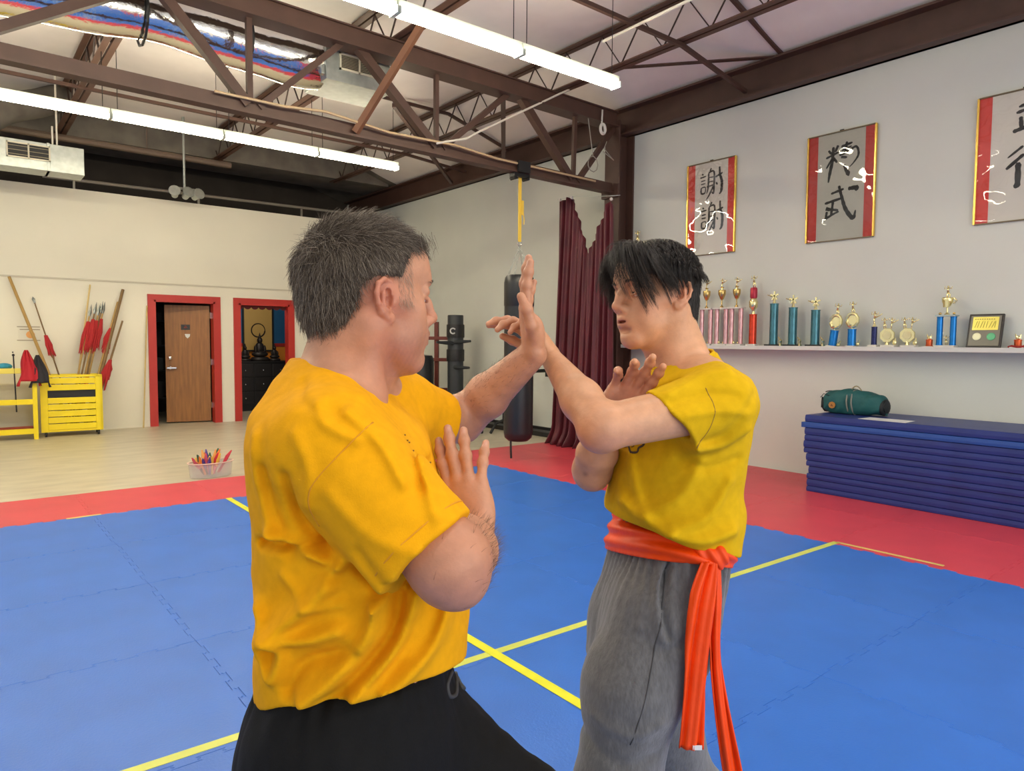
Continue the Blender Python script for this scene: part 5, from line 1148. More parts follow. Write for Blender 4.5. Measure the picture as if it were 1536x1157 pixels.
SL = Field(); axl = nz_(le2-ls+A*.03); SL.rc(va(*(0.602, 1.1523, 1.3126)), ls, .075, .070, .05); SL.ec(ls, le2+axl*.08, (.072,.068), (.074,.064), Z, .03)
SL.cut(lambda P: (P-le2)@axl, .004); S1.sub(SL, .03)
SC = Field(); SC.rc(va(*(0.5135, 1.1225, 1.3374)), va(*(0.5259, 1.106, 1.4171)), .086, .078, .03); ca, cb_, = va(*(0.485, 1.1493, 1.3871)), va(*(0.5828, 1.0672, 1.3403)); cn = nz_(np.cross(cb_-ca, DV)); cn = cn if cn[2] > 0 else -cn
SC.cut(lambda P: (P-ca)@cn, .004); S1.sub(SC, .03)
px1 = lambda: None
fo1 = [([(-0.2349, 1.1087), (-0.2755, 1.065), (-0.3326, 1.0183), (-0.3684, 0.9872)], 0.0213, 0.0136),
 ([(-0.3635, 1.131), (-0.3171, 1.1361), (-0.2688, 1.1422)], -0.0136, 0.0076),
 ([(-0.3413, 1.1552), (-0.3026, 1.143), (-0.2591, 1.123)], 0.0116, 0.0085),
 ([(-0.3026, 1.2443), (-0.2958, 1.1864), (-0.2591, 1.1336)], -0.0116, 0.0085),
 ([(-0.1885, 1.0598), (-0.1992, 1.0135), (-0.2494, 0.9552), (-0.291, 0.9212)], 0.0194, 0.0119),
 ([(-0.1624, 1.06), (-0.1721, 1.004), (-0.2204, 0.9458), (-0.2591, 0.9166)], -0.0136, 0.0102),
 ([(-0.1315, 1.066), (-0.1508, 1.009), (-0.1914, 0.9556), (-0.2195, 0.9265)], 0.0174, 0.011),
 ([(-0.0889, 1.0403), (-0.1064, 0.989), (-0.1431, 0.9511), (-0.1721, 0.9268)], 0.0174, 0.0119),
 ([(-0.3684, 1.0383), (-0.3481, 1.0076), (-0.291, 1.008), (-0.2398, 1.0238)], 0.0155, 0.0119),
 ([(-0.3655, 0.9689), (-0.3461, 0.9401), (-0.3268, 0.9788), (-0.3316, 0.9932)], 0.0136, 0.0102),
 ([(-0.3171, 0.9258), (-0.2881, 0.9694), (-0.2204, 0.9892)], -0.0116, 0.011),
 ([(-0.2398, 1.1), (-0.2156, 1.1098), (-0.1818, 1.0811)], -0.0155, 0.0102),
 ([(-0.2156, 1.3317), (-0.1721, 1.2934), (-0.1383, 1.2454)], 0.0116, 0.0093),
 ([(-0.1963, 1.3415), (-0.1528, 1.2936), (-0.1189, 1.2311)], -0.0097, 0.0076),
 ([(-0.2591, 1.3411), (-0.2398, 1.3171), (-0.2011, 1.298)], 0.0077, 0.0085),
 ([(-0.3606, 1.2921), (-0.3558, 1.2246), (-0.3365, 1.1572)], 0.0077, 0.0119)]
fo1 += [([(-0.1972, 1.154), (-0.1592, 1.1069), (-0.1479, 1.0786)], -.006, .009), ([(-0.2351, 1.2294), (-0.1829, 1.1824), (-0.1213, 1.1639)], .005, .011), ([(-0.2825, 1.3047), (-0.2635, 1.2575), (-0.273, 1.2102)], .006, .010), ([(-0.3441, 1.2475), (-0.3374, 1.1908), (-0.3109, 1.1248)], -.006, .010), ([(-0.3204, 1.0963), (-0.2825, 1.0588), (-0.2351, 1.0591)], .006, .009), ([(-0.1592, 1.3056), (-0.1213, 1.2585), (-0.0948, 1.202)], .006, .008), ([(-0.3109, 1.366), (-0.2825, 1.3425), (-0.2351, 1.3315)], -.004, .007), ([(-0.1403, 1.0219), (-0.1592, 0.9745), (-0.1972, 0.9411)], -.007, .009)]
u1 = A
mid1 = va(*(0.5394, 1.083, 1.0994))
S1.disp(lambda P: .0022*snoise(P, 46, 11)+.0012*snoise(P, 120, 12))
folds(S1, fo1, mid1, None, A, -DV)
inner = lambda t: None
pA, pB, pC = va(*(0.6744, 0.9583, 0.8918)), va(*(0.4455, 0.8874, 0.9212)), va(*(0.3993, 1.1744, 0.8303))
nh = nz_(np.cross(pB-pA, pC-pA)); nh = nh if nh[2] < 0 else -nh
S1.cut(lambda P: (P-pA)@nh+.003*np.sin((P@A)*38)+.002*np.sin((P@A)*71))
S1.ec(re2+axr*.035, re2+axr*.08, (.068,.063), (.074,.066), A, .002, 's'); S1.ec(le2+axl*.035, le2+axl*.08, (.060,.052), (.062,.054), Z, .002, 's')
S1.rc(va(*(0.5185, 1.1177, 1.3261)), va(*(0.5281, 1.1052, 1.4283)), .064, .076, .002, 's')
lo, hi = np.array([o[2] for o in S1.ops if o[0] == 'u']).min(0)-.02, np.array([o[3] for o in S1.ops if o[0] == 'u']).max(0)+.02; lo[2] = max(lo[2], .78)
pos, qd = S1.mesh(axis_grid(lo[0], hi[0], .0036), axis_grid(lo[1], hi[1], .0036), axis_grid(lo[2], hi[2], .0036))
shirt1 = tomesh('t_shirt', pos, qd, m_shirt1, person1, smooth=1)

pA2 = va(*(0.5319, 1.0712, 0.8724))
TR = Field()
TRs = [((0.5314, 1.0747, 0.9121),.150,.178), ((0.528, 1.0734, 0.861),.158,.19), ((0.5208, 1.0747, 0.8042),.172,.21), ((0.5137, 1.0741, 0.7247),.18,.215), ((0.5156, 1.0664, 0.6453),.15,.20)]
TR.loft(stations(TRs), A, DV, .03, 2.2)
TR.chain([va(*(0.4526, 1.0002, 0.7934)), knR, anR+Z*.05], [.116,.105,.085], .05); TR.chain([va(*(0.6185, 1.0926, 0.7209)), knL, anL+Z*.05], [.126,.098,.085], .05)
TR.disp(lambda P: .0035*snoise(P*np.array([1,1,.25]), 70, 21)+.0025*snoise(P*np.array([1,1,.3]), 150, 22))
def gather(P):
    th = np.arctan2((P-pA2)@DV, (P-pA2)@A); zt = .93+.10*((P-pA2)@A)-P[:,2]
    return .0032*np.sin(th*30+3*np.sin(th*7)+1.5*np.sin(P[:,2]*30))*np.exp(-np.maximum(zt, 0)/.07)
TR.disp(gather)
wn = nh*-1; wpt = pA-nh*.012
TR.cut(lambda P: (P-(pB+va(0,0,.02)))@wn-.035, .006); TR.cut(lambda P: .07-P[:,2], .004)
lo, hi = np.array([o[2] for o in TR.ops if o[0] == 'u']).min(0)-.02, np.array([o[3] for o in TR.ops if o[0] == 'u']).max(0)+.02; lo[2] = .05
pos, qd = TR.mesh(axis_grid(lo[0], hi[0], .005), axis_grid(lo[1], hi[1], .005), np.concatenate([np.arange(.05, .7, .012), np.arange(.7, 1.02, .005)]))
trousers1 = tomesh('trousers', pos, qd, M('black_cotton', (14,14,15), .85, var=.1, scale=50, bump=.15, bscale=400, spec=.25), person1, smooth=1)
m_seam = M('seam_thread', (214,146,14), .8)
seam('armhole_seam', S1, ((0.415, 0.8146, 1.3173),(0.381, 0.8385, 1.2744),(0.3545, 0.8568, 1.2359),(0.3487, 0.8588, 1.2018),(0.3525, 0.8537, 1.1763)), DV, .0011, m_seam, shirt1, -.0005)
def collar(name, a, b, side, hw, up, mat, par, h=.011):
    a, b = np.asarray(a), np.asarray(b); c = (a+b)/2; u = (b-a)/2; mb = MB(); n = 40
    mb.grid(lambda s, t: tuple(c+u*(1.0+.05*(.5-t))*math.cos(2*math.pi*s)+side*hw*(1+.06*(.5-t))*math.sin(2*math.pi*s)+up*(t-.62)*2*h), n, 4); return mb.build(name, mat, par, smooth=True, solid=.005)
collar('collar', ca+A*.004, cb_-A*.002, DV, .076, cn, m_shirt1, shirt1)
hs = []
for k in range(13):
    a = R(-150+k*16); v = DV*math.sin(a)+A*math.cos(a); u_ = nz_(v-axr*(v@axr)); hs.append(project(S1, re2-axr*.02+u_*.16, -u_))
b = MB(); b.tube(catmull(hs, 3), .0012, 5); b.build('sleeve_hem_stitch', m_seam, shirt1)
m_cord = M('black_cord', (58,58,60), .7)
dz = [(0.5056, 0.7549, 0.9934),(0.4994, 0.7582, 0.9714),(0.5015, 0.755, 0.952),(0.5098, 0.7485, 0.9539),(0.5119, 0.7485, 0.9759),(0.5111, 0.7505, 0.9934),(0.5159, 0.7451, 0.9733),(0.5211, 0.7401, 0.9628),(0.5242, 0.7384, 0.9733),(0.5178, 0.7448, 0.9891)]
b = MB(); b.tube([project(TR, p, DV-A*.08-Z*.49) for p in catmull(dz, 5)], .0038, 6); b.build('drawstring', m_cord, trousers1, smooth=True)
b = MB()
for y0, x0 in ((662,640),(672,643),(683,646),(693,645),(668,636)):
    p = project(S1, np.array(cam.location)*0+va(*(0.5287, 0.8481, 1.2699))+A*((x0-642)*.0011)-Z*((y0-678)*.00105), DV*.8-A*.6); b.box(p, (.0045,.0015,.0022), Matrix.Rotation(R(x0*7), 3, 'Z'))
b.build('chest_print', M('print_dark', (120,84,14), .8), shirt1)

# ================================================================== younger man, yellow shirt, grey trousers, orange sash, facing left
TH = R(20)
FY2 = nz_(-A*math.cos(TH)-DV*math.sin(TH)); LY2 = nz_(np.cross(Z, FY2))       # his forward, his left (towards the viewer)
hy = R(24)
hf = nz_(-A*math.cos(hy)-DV*math.sin(hy)); HB = np.stack([hf, np.cross(Z, hf), Z], 1) @ rotx(R(4)) @ roty(R(-1))
hc2 = va(*(1.2186, 1.0147, 1.5273))
F2 = Field(); L2 = Local(F2, hc2, HB, .90)
head_shape(L2, wide=.97, jaw=.95, fleshy=-.4, nose=.97, mouth=.0032); eye_lids(L2, .0006); ear_shape(L2, 1, sc=.98, tilt=.2); ear_shape(L2, -1, sc=.98, tilt=.2)
F2.chain([va(*(1.2779, 0.9732, 1.3605)), L2.w((-.035,0,-.05))], [.062,.054], .02)
F2.rc(va(*(1.2515, 1.0077, 1.3658)), L2.w((.018,0,-.075)), .034, .031, .025); F2.rc(L2.w((-.03,.055,-.04)), va(*(1.2091, 0.9769, 1.359)), .014, .012, .03)
T2 = [((1.2809, 0.985, 1.3779),.07,.09), ((1.2909, 0.9732, 1.3305),.09,.17), ((1.2831, 0.9748, 1.271),.108,.185), ((1.2709, 0.9776, 1.1818),.112,.17), ((1.2564, 0.9822, 1.0926),.105,.155), ((1.2395, 0.9887, 1.0034),.105,.155), ((1.2192, 0.998, 0.9142),.115,.165), ((1.2076, 0.9991, 0.8101),.11,.165)]
F2.loft(stations(T2), FY2, LY2, .05, 2.2, off=-.028)
ls2, le2y, lw2 = va(*(1.1945, 0.8303, 1.3068)), va(*(0.9395, 0.9036, 1.2695)), va(*(1.0016, 1.1209, 1.3979))
rs2, re2y, rw2 = va(*(1.3396, 1.1491, 1.2864)), va(*(1.1354, 1.1213, 1.1364)), va(*(1.0897, 1.0383, 1.2484))
F2.rc(va(*(1.2442, 0.8955, 1.3362)), ls2, .06, .056, .05); F2.ec(ls2, le2y, (.052,.048), (.042,.040), Z, .03); F2.rc(le2y, le2y-Z*.008+A*-.006, .039, .034, .015)
F2.ec(le2y, le2y*.65+lw2*.35, (.042,.040), (.045,.040), DV, .02); F2.ec(le2y*.65+lw2*.35, lw2, (.045,.040), (.027,.021), DV, .015)
F2.rc(va(*(1.3094, 1.0729, 1.3167)), rs2, .06, .055, .05); F2.ec(rs2, re2y, (.050,.048), (.040,.038), Z, .03); F2.rc(re2y, re2y-Z*.012, .037, .032, .015)
F2.ec(re2y, re2y*.6+rw2*.4, (.042,.040), (.044,.038), A, .02); F2.ec(re2y*.6+rw2*.4, rw2, (.044,.038), (.028,.020), A, .015)
nails2 = []
# left hand, wrist bent, fingers reaching past the older man's wrist
hand_shape(F2, lw2, nz_(-A*.62+Z*.78+DV*.12), nz_(-A*.55-Z*.5-DV*.45), nz_(Z*.35+DV*.9+A*.3), .86, [(6,30,24,14),(2,36,28,16),(-3,44,34,20),(-10,50,34,20)], [(.85,.5,.2),(.9,.2,.35),(.85,.1,.5)], nails=nails2)
# right hand, open palm to the viewer
fr2 = nz_(Z*.80+A*.46-DV*.2)
hand_shape(F2, rw2, fr2, nz_(-DV*.93-A*.30+Z*.05), nz_(A*.9-Z*.5-DV*.25), 1.0, [(4,8,16,10),(0,10,24,14),(-3,16,34,20),(-8,22,40,24)], [(.45,.85,.25),(.70,.6,.35),(.85,.35,.35)], nails=nails2)
hpL, hpR = va(*(1.1862, 0.9645, 0.8856)), va(*(1.2337, 1.0457, 0.8517))
knl, knr = va(*(1.054, 0.9562, 0.4937)), va(*(1.427, 1.0793, 0.3118))
anl = va(knl[0], knl[1], .09)+A*.03; anr = va(knr[0], knr[1], .09)+A*.20+DV*.05
F2.rc(hpL, knl, .068, .054, .03); F2.rc(knl, anl, .052, .038, .02); F2.rc(hpR, knr, .068, .054, .03); F2.rc(knr, anr, .052, .038, .02)
for an, td in ((anl, nz_(-A*.9-DV*.3)), (anr, nz_(-A*.5-DV*.8))):
    F2.rc(an, va(an[0], an[1], .048)-td*.03, .036, .032, .02); F2.ec(va(an[0], an[1], .06), va(an[0], an[1], .034)+td*.16, (.034,.038), (.044,.020), np.cross(Z, td), .02)
lo, hi = np.array([o[2] for o in F2.ops]).min(0)-.01, np.array([o[3] for o in F2.ops]).max(0)+.01
zs = np.concatenate([np.arange(0.0, 1.06, .008), fine(1.06, hi[2], hc2[2], .115, .0026, .0019)])
pos, qd = F2.mesh(fine(lo[0], hi[0], hc2[0], .11, .0028, .0019), fine(lo[1], hi[1], hc2[1], .11, .0028, .0019), zs)
C = np.tile(rgbl((204,152,116)), (len(pos), 1)); q = L2.inv(pos)
C = mixc(C, .40*fall(q, (-.012,.085,.0), .035), (186,100,80)); C = mixc(C, .35*fall(q, (.055,.05,-.03), .035), (190,112,88)); C = mixc(C, .35*fall(q, (.112,0,-.03), .02), (190,110,88))
C = mixc(C, .85*np.clip(1.5*fall((q-va(.097,0,-.0645))*va(1,.62,1.25), (0,0,0), .0105), 0, 1), (168,84,78)); C = mixc(C, .9*fall(q, (.094,0,-.0645), .006), (70,26,24))
C = mixc(C, .45*fall(pos, le2y-Z*.02, .05), (186,106,84)); C = mixc(C, .5*fall(pos, rw2+fr2*.1, .09), (190,108,86)); C = mixc(C, .5*fall(pos, lw2+nz_(-A*.6+Z*.7)*.15, .06), (206,140,116))
sp = project(F2, re2y+va(0,0,0)-DV*.1-A*.02, DV); C = mixc(C, .6*fall(pos, sp, .007), (120,80,66))
for c_, d_, u_, r_ in nails2: C = mixc(C, .6*np.clip(1.6*np.exp(-(np.linalg.norm(pos-c_-u_*r_, axis=1)/.0062)**2), 0, 1), (216,172,150))
person2 = tomesh('person', pos, qd, skin_mat('skin'), None, C)
tag(person2, 'person with dark curtain fringe in a yellow T-shirt, grey trousers and orange sash, facing left', 'person')
eyes(L2, person2); brows(L2, F2, person2, m_hair2, 60, 3)
# ---- hair: short sides, long top falling forward as a parted fringe
hl2 = np.array([(-.13,-.05),(-.10,-.07),(-.075,-.085),(-.055,-.075),(-.034,-.045),(-.026,.0),(-.014,.036),(.010,.038),(.02,.014),(.03,.014),(.038,.045),(.052,.066),(.075,.072),(.11,.080)])
H2 = Field(); LH2 = Local(H2, hc2, HB, .90)
LH2.ell((-.014,0,.036), (.102,.0795,.087), .0); LH2.ell((-.002,0,.062), (.090,.075,.058), .015); LH2.ell((-.065,0,-.035), (.040,.056,.052), .03)
H2.cut(lambda P: (np.interp((LH2.inv(P))[:,0], hl2[:,0], hl2[:,1])+.003*snoise(P, 420, 2)-LH2.inv(P)[:,2])*.8, .006)
H2.disp(lambda P: .0010*snoise(P, 420, 7))
lo, hi = hc2-.17, hc2+.17
pos, qd = H2.mesh(axis_grid(lo[0], hi[0], .0035), axis_grid(lo[1], hi[1], .0035), axis_grid(lo[2], hi[2], .0035))
hair2 = tomesh('hair', pos, qd, M('hair_base_dark', (26,20,17), .5, var=.3, scale=90), person2)
rt, r_ = scatter(pos, qd, 9000, 2); q = LH2.inv(rt); keep = q[:,2] > np.interp(q[:,0], hl2[:,0], hl2[:,1])+.002; rt, q = rt[keep], q[keep]
nrm = grad(H2, rt); nrm /= np.linalg.norm(nrm, axis=1, keepdims=True); nl = nrm@HB
side = q[:,2] < .075
qs, ns = q[side], nl[side]; fl = np.tile(va(.05,0,-1), (len(qs), 1))+r_.normal(size=(len(qs), 3))*.18; fl -= ns*(fl*ns).sum(1, keepdims=True); fl /= np.linalg.norm(fl, axis=1, keepdims=True)
ln = r_.uniform(.010,.02,len(qs)); ps = np.stack([qs+(fl*t+ns*.16*t)*ln[:,None] for t in np.linspace(-.1,1,6)], 1)
strands('side_hair', hc2+((ps.reshape(-1,3)*.90)@HB.T).reshape(-1,6,3), .00045, m_hair2, hair2)
# long locks: guides leave the parting, run over the skull and hang
SK = Field(); LS = Local(SK, va(0,0,0), np.eye(3)); LS.ell((-.012,0,.036), (.104,.081,.088), .0); LS.ell((-.002,0,.060), (.092,.077,.060), .015); LS.ell((.045,0,-.03), (.050,.058,.085), .02); LS.rc((.09,0,.01), (.112,0,-.03), .012, .012, .01); LS.ell((.068,0,.045), (.034,.058,.052), .015)
def locks(roots, dirs, lens, K, grav, clear, bend=None):
    g0 = grad(SK, roots); g0 /= np.linalg.norm(g0, axis=1, keepdims=True); dirs = dirs-g0*((dirs*g0).sum(1, keepdims=True)+.18)
    P_ = [roots.copy()]; v = dirs/np.linalg.norm(dirs, axis=1, keepdims=True); st = (lens/K)[:,None]; p = roots.copy()
    for k in range(K):
        v = v+va(0,0,-1)*grav*(k+2)/K
        if bend is not None: v = v+bend*(k/K)
        if k: v = v-g*(np.clip((d-clear)/.006, 0, 1)*np.clip((p[:,2]-.05)/.03, 0, 1)*np.clip((.066-p[:,0])/.03, 0, 1)*.7)[:,None]
        v /= np.linalg.norm(v, axis=1, keepdims=True); p = p+v*st
        d = SK.ev(p); g = grad(SK, p); g /= np.maximum(np.linalg.norm(g, axis=1, keepdims=True), 1e-6); push = np.maximum(0, clear-d); p = p+g*push[:,None]
        v = p-P_[-1]; v /= np.maximum(np.linalg.norm(v, axis=1, keepdims=True), 1e-6); P_.append(p.copy())
    return np.stack(P_, 1)
r_ = np.random.RandomState(12)
G = []
def skull(x, y): return .036+.086*math.sqrt(max(.02, 1-(x/.105)**2-(y/.082)**2))
for k in range(620):        # whole top, combed forward and down to either side of a parting
    x = r_.uniform(-.085,.070); y = r_.uniform(-.070,.070); sd = 1 if y > -.014 else -1; fr_ = (x+.085)/.155
    d = va(.62 if sd < 0 else .50-.35*abs(y)/.07, sd*(.30+.85*abs(y+.012)/.06), .1)+r_.normal(size=3)*.07
    G.append(((x, y, skull(x, y)), d, (.060+.055*fr_)*(.6 if x < -.035 else 1)*r_.uniform(.72,1.12), va(-.05*fr_ if sd < 0 else -.16, sd*.05, 0), 16))
for k in range(90):         # near side fringe, over the brow to the cheek, tips bending back
    y = r_.uniform(-.010,.055); G.append(((.064+r_.uniform(-.02,.012), y*.9, .108), va(.74, .16+.55*max(0, y)/.055+r_.uniform(-.14,.14), .1), r_.uniform(.115,.185), va(-.20,.13+r_.uniform(-.05,.06),0), 9))
for k in range(60):         # far side of the curtain, hanging past the far temple
    y = r_.uniform(-.055,-.012); G.append(((.058+r_.uniform(-.02,.016), y, .108), va(.30, -.45+r_.uniform(-.08,.1), .1), r_.uniform(.095,.155), va(-.07,.04,0), 11))
for k in range(46):         # loose ends at the back of the crown
    y = r_.uniform(-.05,.06); G.append(((-.070+r_.uniform(-.02,.02), y, .092), va(-.75,.15*r_.normal(),.3), r_.uniform(.022,.045), va(.0,0,0), 12))
roots, dirs, lens, bends, gid = [], [], [], [], []
for gi, (p, d, l, bd, n_) in enumerate(G):
    sp_ = r_.normal(size=(n_,3))*.0030
    for j in range(n_): roots.append(va(*p)*va(1,1,.96)+sp_[j]); dirs.append(d/np.linalg.norm(d)+r_.normal(size=3)*.05); lens.append(l*r_.uniform(.84,1.06)); bends.append(bd); gid.append(gi)
gid = np.array(gid)
lk = locks(np.array(roots), np.array(dirs), np.array(lens), 15, .37, .0015+.007*r_.uniform(size=len(roots)), np.array(bends))
cen = np.stack([np.stack([np.bincount(gid, lk[:,k,c], len(G)) for c in range(3)], 1)/np.bincount(gid)[:,None] for k in range(16)], 1)[gid]
tt = np.linspace(0, 1, 16)[None,:,None]; lk = cen+(lk-cen)*(1-.75*tt**1.3)      # locks close up towards the tip
strands('long_hair', hc2+((lk.reshape(-1,3)*.90)@HB.T).reshape(-1,16,3), .00042, m_hair2, hair2)

# ---- T-shirt
m_shirt2 = M('yellow_cotton', (210,168,16), .9, var=.05, scale=60, bump=.12, bscale=500, spec=.15)
S2 = Field()
T2s = [((1.2891, 0.9787, 1.3824),.075,.085), ((1.2974, 0.9697, 1.3528),.098,.14), ((1.2904, 0.9724, 1.3156),.108,.175), ((1.2729, 0.9807, 1.2412),.124,.178), ((1.2612, 0.9842, 1.1669),.130,.170), ((1.2543, 0.9845, 1.1),.130,.165), ((1.2505, 0.984, 1.0555),.136,.174), ((1.2511, 0.9794, 1.0035),.122,.170), ((1.2469, 0.9782, 0.9441),.112,.166)]
S2.loft(stations(T2s), FY2, LY2, .03, 2.25)
lc = va(*(1.083, 0.8599, 1.2792)); axl2 = nz_(lc-ls2+Z*.006); hl_n = nz_(-A*.72-Z*.66-DV*.12)
SL2 = Field(); SL2.rc(va(*(1.2441, 0.8817, 1.323)), ls2, .068, .064, .05); SL2.ec(ls2, va(*(1.0246, 0.8856, 1.2551)), (.064,.064), (.074,.062), Z, .03); SL2.cut(lambda P: (P-lc)@hl_n+.0015*np.sin(P[:,2]*120), .004); S2.sub(SL2, .03)
rcc = rs2*.55+re2y*.45; axr2 = nz_(re2y-rs2)
SR2 = Field(); SR2.rc(va(*(1.3153, 1.0676, 1.3089)), rs2, .066, .062, .05); SR2.ec(rs2, rcc+axr2*.08, (.062,.060), (.060,.056), Z, .03); SR2.cut(lambda P: (P-rcc)@axr2, .004); S2.sub(SR2, .03)
SC2 = Field(); SC2.rc(va(*(1.2849, 0.9775, 1.323)), va(*(1.271, 0.9921, 1.449)), .080, .074, .03); c2a, c2b = va(*(1.3294, 0.9484, 1.408)), va(*(1.1957, 1.014, 1.3666)); c2n = nz_(np.cross(c2b-c2a, LY2)); c2n = c2n if c2n[2] > 0 else -c2n
SC2.rc(va(*(1.2846, 0.9771, 1.3156)), va(*(1.2086, 0.9991, 1.3085)), .078, .064, .03); SC2.cut(lambda P: (P-c2a)@c2n, .004); S2.sub(SC2, .03)
mid2 = va(*(1.2686, 0.9794, 1.1818))
fo2 = [
 ([(0.2921, 1.3324), (0.3661, 1.3665), (0.4199, 1.3776)], .007, .010),
 ([(0.2988, 1.3123), (0.3661, 1.3289), (0.4267, 1.3267)], -.006, .009),
 ([(0.3257, 1.2924), (0.393, 1.2996), (0.4469, 1.2932)], .006, .009),
 ([(0.3661, 1.2389), (0.4132, 1.2594), (0.4671, 1.3269)], -.006, .010),
 ([(0.3526, 1.2214), (0.4065, 1.2258), (0.4603, 1.2597)], .009, .012),
 ([(0.3392, 1.1917), (0.393, 1.1787), (0.4536, 1.1925)], -.006, .012),
 ([(0.3728, 1.192), (0.3392, 1.1246), (0.2719, 1.0771)], .009, .013),
 ([(0.4401, 1.1521), (0.393, 1.0847), (0.3257, 1.0573)], .009, .013),
 ([(0.2517, 1.1911), (0.2557, 1.1374), (0.2692, 1.0838)], .008, .010),
 ([(0.2248, 1.1775), (0.2248, 1.1305), (0.2382, 1.0943)], .008, .011),
 ([(0.3123, 1.0438), (0.3796, 1.0362), (0.4469, 1.0515)], .012, .014),
 ([(0.2046, 1.1075), (0.2584, 1.073), (0.3123, 1.0505)], .012, .012)]
S2.disp(lambda P: .0022*snoise(P, 50, 31)+.0012*snoise(P, 130, 32))
folds(S2, fo2, mid2, None, A, LY2)
h2a, h2b, h2c = va(*(1.1482, 1.0657, 1.0501)), va(*(1.1457, 0.8469, 1.0204)), va(*(1.3545, 0.8939, 0.9718)); n2h = nz_(np.cross(h2b-h2a, h2c-h2a)); n2h = n2h if n2h[2] < 0 else -n2h
S2.cut(lambda P: (P-h2a)@n2h+.003*np.sin((P@A)*48))
S2.ec(ls2*.1+lc*.9, va(*(1.0196, 0.8896, 1.2551)), (.046,.045), (.062,.052), Z, .002, 's'); S2.ec(rcc-axr2*.02, rcc+axr2*.06, (.046,.045), (.052,.049), Z, .002, 's')
S2.rc(va(*(1.28, 0.9808, 1.3155)), va(*(1.2628, 0.9934, 1.4637)), .060, .070, .002, 's')
lo, hi = np.array([o[2] for o in S2.ops if o[0] == 'u']).min(0)-.02, np.array([o[3] for o in S2.ops if o[0] == 'u']).max(0)+.02; lo[2] = max(lo[2], .95)
pos, qd = S2.mesh(axis_grid(lo[0], hi[0], .0038), axis_grid(lo[1], hi[1], .0038), axis_grid(lo[2], hi[2], .0038))
shirt2 = tomesh('t_shirt', pos, qd, m_shirt2, person2, smooth=1)
m_seam2 = M('seam_thread_dark', (150,116,30), .8)
seam('armhole_seam', S2, ((1.0369, 0.7027, 1.3421),(1.0445, 0.6937, 1.3059),(1.038, 0.696, 1.2684),(1.018, 0.7089, 1.2285)), DV, .0010, m_seam2, shirt2, -.0004)
# chest print: cloud outline with a few letter strokes
m_print = M('chest_ink', (70,52,26), .8); b = MB(); dpr = nz_(DV+A*.17-Z*.14)
def pr(pts, r): b.tube([project(S2, p, dpr) for p in pts], r, 5)
CL = [(0.9206, 0.817, 1.2818), (0.9068, 0.8275, 1.2736), (0.9036, 0.8288, 1.2586), (0.9085, 0.8238, 1.2448), (0.9158, 0.818, 1.246), (0.919, 0.8145, 1.2334), (0.9298, 0.8058, 1.2335), (0.9328, 0.8041, 1.2427), (0.9412, 0.798, 1.2497), (0.9417, 0.7988, 1.2647), (0.9347, 0.805, 1.2727), (0.9332, 0.8068, 1.2808), (0.9206, 0.817, 1.2818)]
pr(catmull(CL, 3), .0024)
for st in ([(0.9114, 0.8219, 1.2506), (0.9126, 0.8216, 1.2587), (0.9151, 0.8191, 1.2518), (0.9172, 0.818, 1.2599), (0.9187, 0.8162, 1.2518)], [(0.9243, 0.8122, 1.2588), (0.9206, 0.815, 1.2565), (0.9223, 0.8132, 1.2507), (0.9252, 0.8115, 1.2588), (0.9248, 0.8108, 1.2461), (0.9211, 0.8136, 1.2438)], [(0.929, 0.8089, 1.2646), (0.9295, 0.8074, 1.2508), (0.9322, 0.8053, 1.2519)], [(0.9361, 0.8029, 1.2612), (0.9358, 0.8024, 1.2508)]): pr(st, .0011)
b.build('chest_print', m_print, shirt2)
# ---- trousers
m_grey = M('grey_fleece', (92,92,94), .9, var=.22, scale=130, bump=.2, bscale=260, sheen=.3, stretch=(1,1,.35))
TR2 = Field()
T2t = [((1.2486, 0.9838, 1.0332),.096,.158), ((1.2369, 0.9873, 0.9589),.104,.163), ((1.2184, 0.994, 0.8548),.112,.168), ((1.2015, 1.0005, 0.7656),.110,.168), ((1.177, 1.0143, 0.6911),.10,.16)]
TR2.loft(stations(T2t), FY2, LY2, .03, 2.2)
TR2.chain([va(*(1.1616, 0.9483, 0.8377)), va(*(1.0935, 0.9544, 0.71)), knl, anl+Z*.05], [.108,.098,.084,.066], .04); TR2.chain([va(*(1.2486, 1.079, 0.7746)), knr, anr+Z*.05], [.105,.082,.066], .04)
TR2.disp(lambda P: .003*snoise(P*np.array([1,1,.4]), 60, 41)+.0015*snoise(P*np.array([1,1,.4]), 140, 42))
pw2 = va(*(1.2288, 0.9938, 0.9588))
TR2.disp(lambda P: .0035*np.sin(np.arctan2((P-pw2)@LY2, (P-pw2)@FY2)*34)*np.exp(-np.maximum(0, pw2[2]-P[:,2])/.07))
fo3 = [([(0.1938, 0.9695), (0.2143, 0.9287), (0.187, 0.8196)], -.008, .014),
 ([(0.2348, 0.9697), (0.2047, 0.9014), (0.1911, 0.8605)], .006, .010),
 ([(0.3235, 0.9772), (0.303, 0.9294), (0.303, 0.8885), (0.3112, 0.845)], -.010, .006),
 ([(0.3139, 0.9771), (0.2935, 0.9293), (0.2921, 0.8884), (0.303, 0.8408)], .007, .007),
 ([(0.344, 0.8343), (0.303, 0.8204), (0.2621, 0.8405)], -.005, .012),
 ([(0.2962, 0.6842), (0.2348, 0.6633), (0.1665, 0.6832)], .006, .014),
 ([(0.2825, 0.616), (0.2211, 0.6019), (0.1529, 0.6287)], -.006, .014)]
folds(TR2, fo3, mid2, None, A, LY2)
TR2.cut(lambda P: (P-h2a)@(-n2h)-.02, .006); TR2.cut(lambda P: .07-P[:,2], .004)
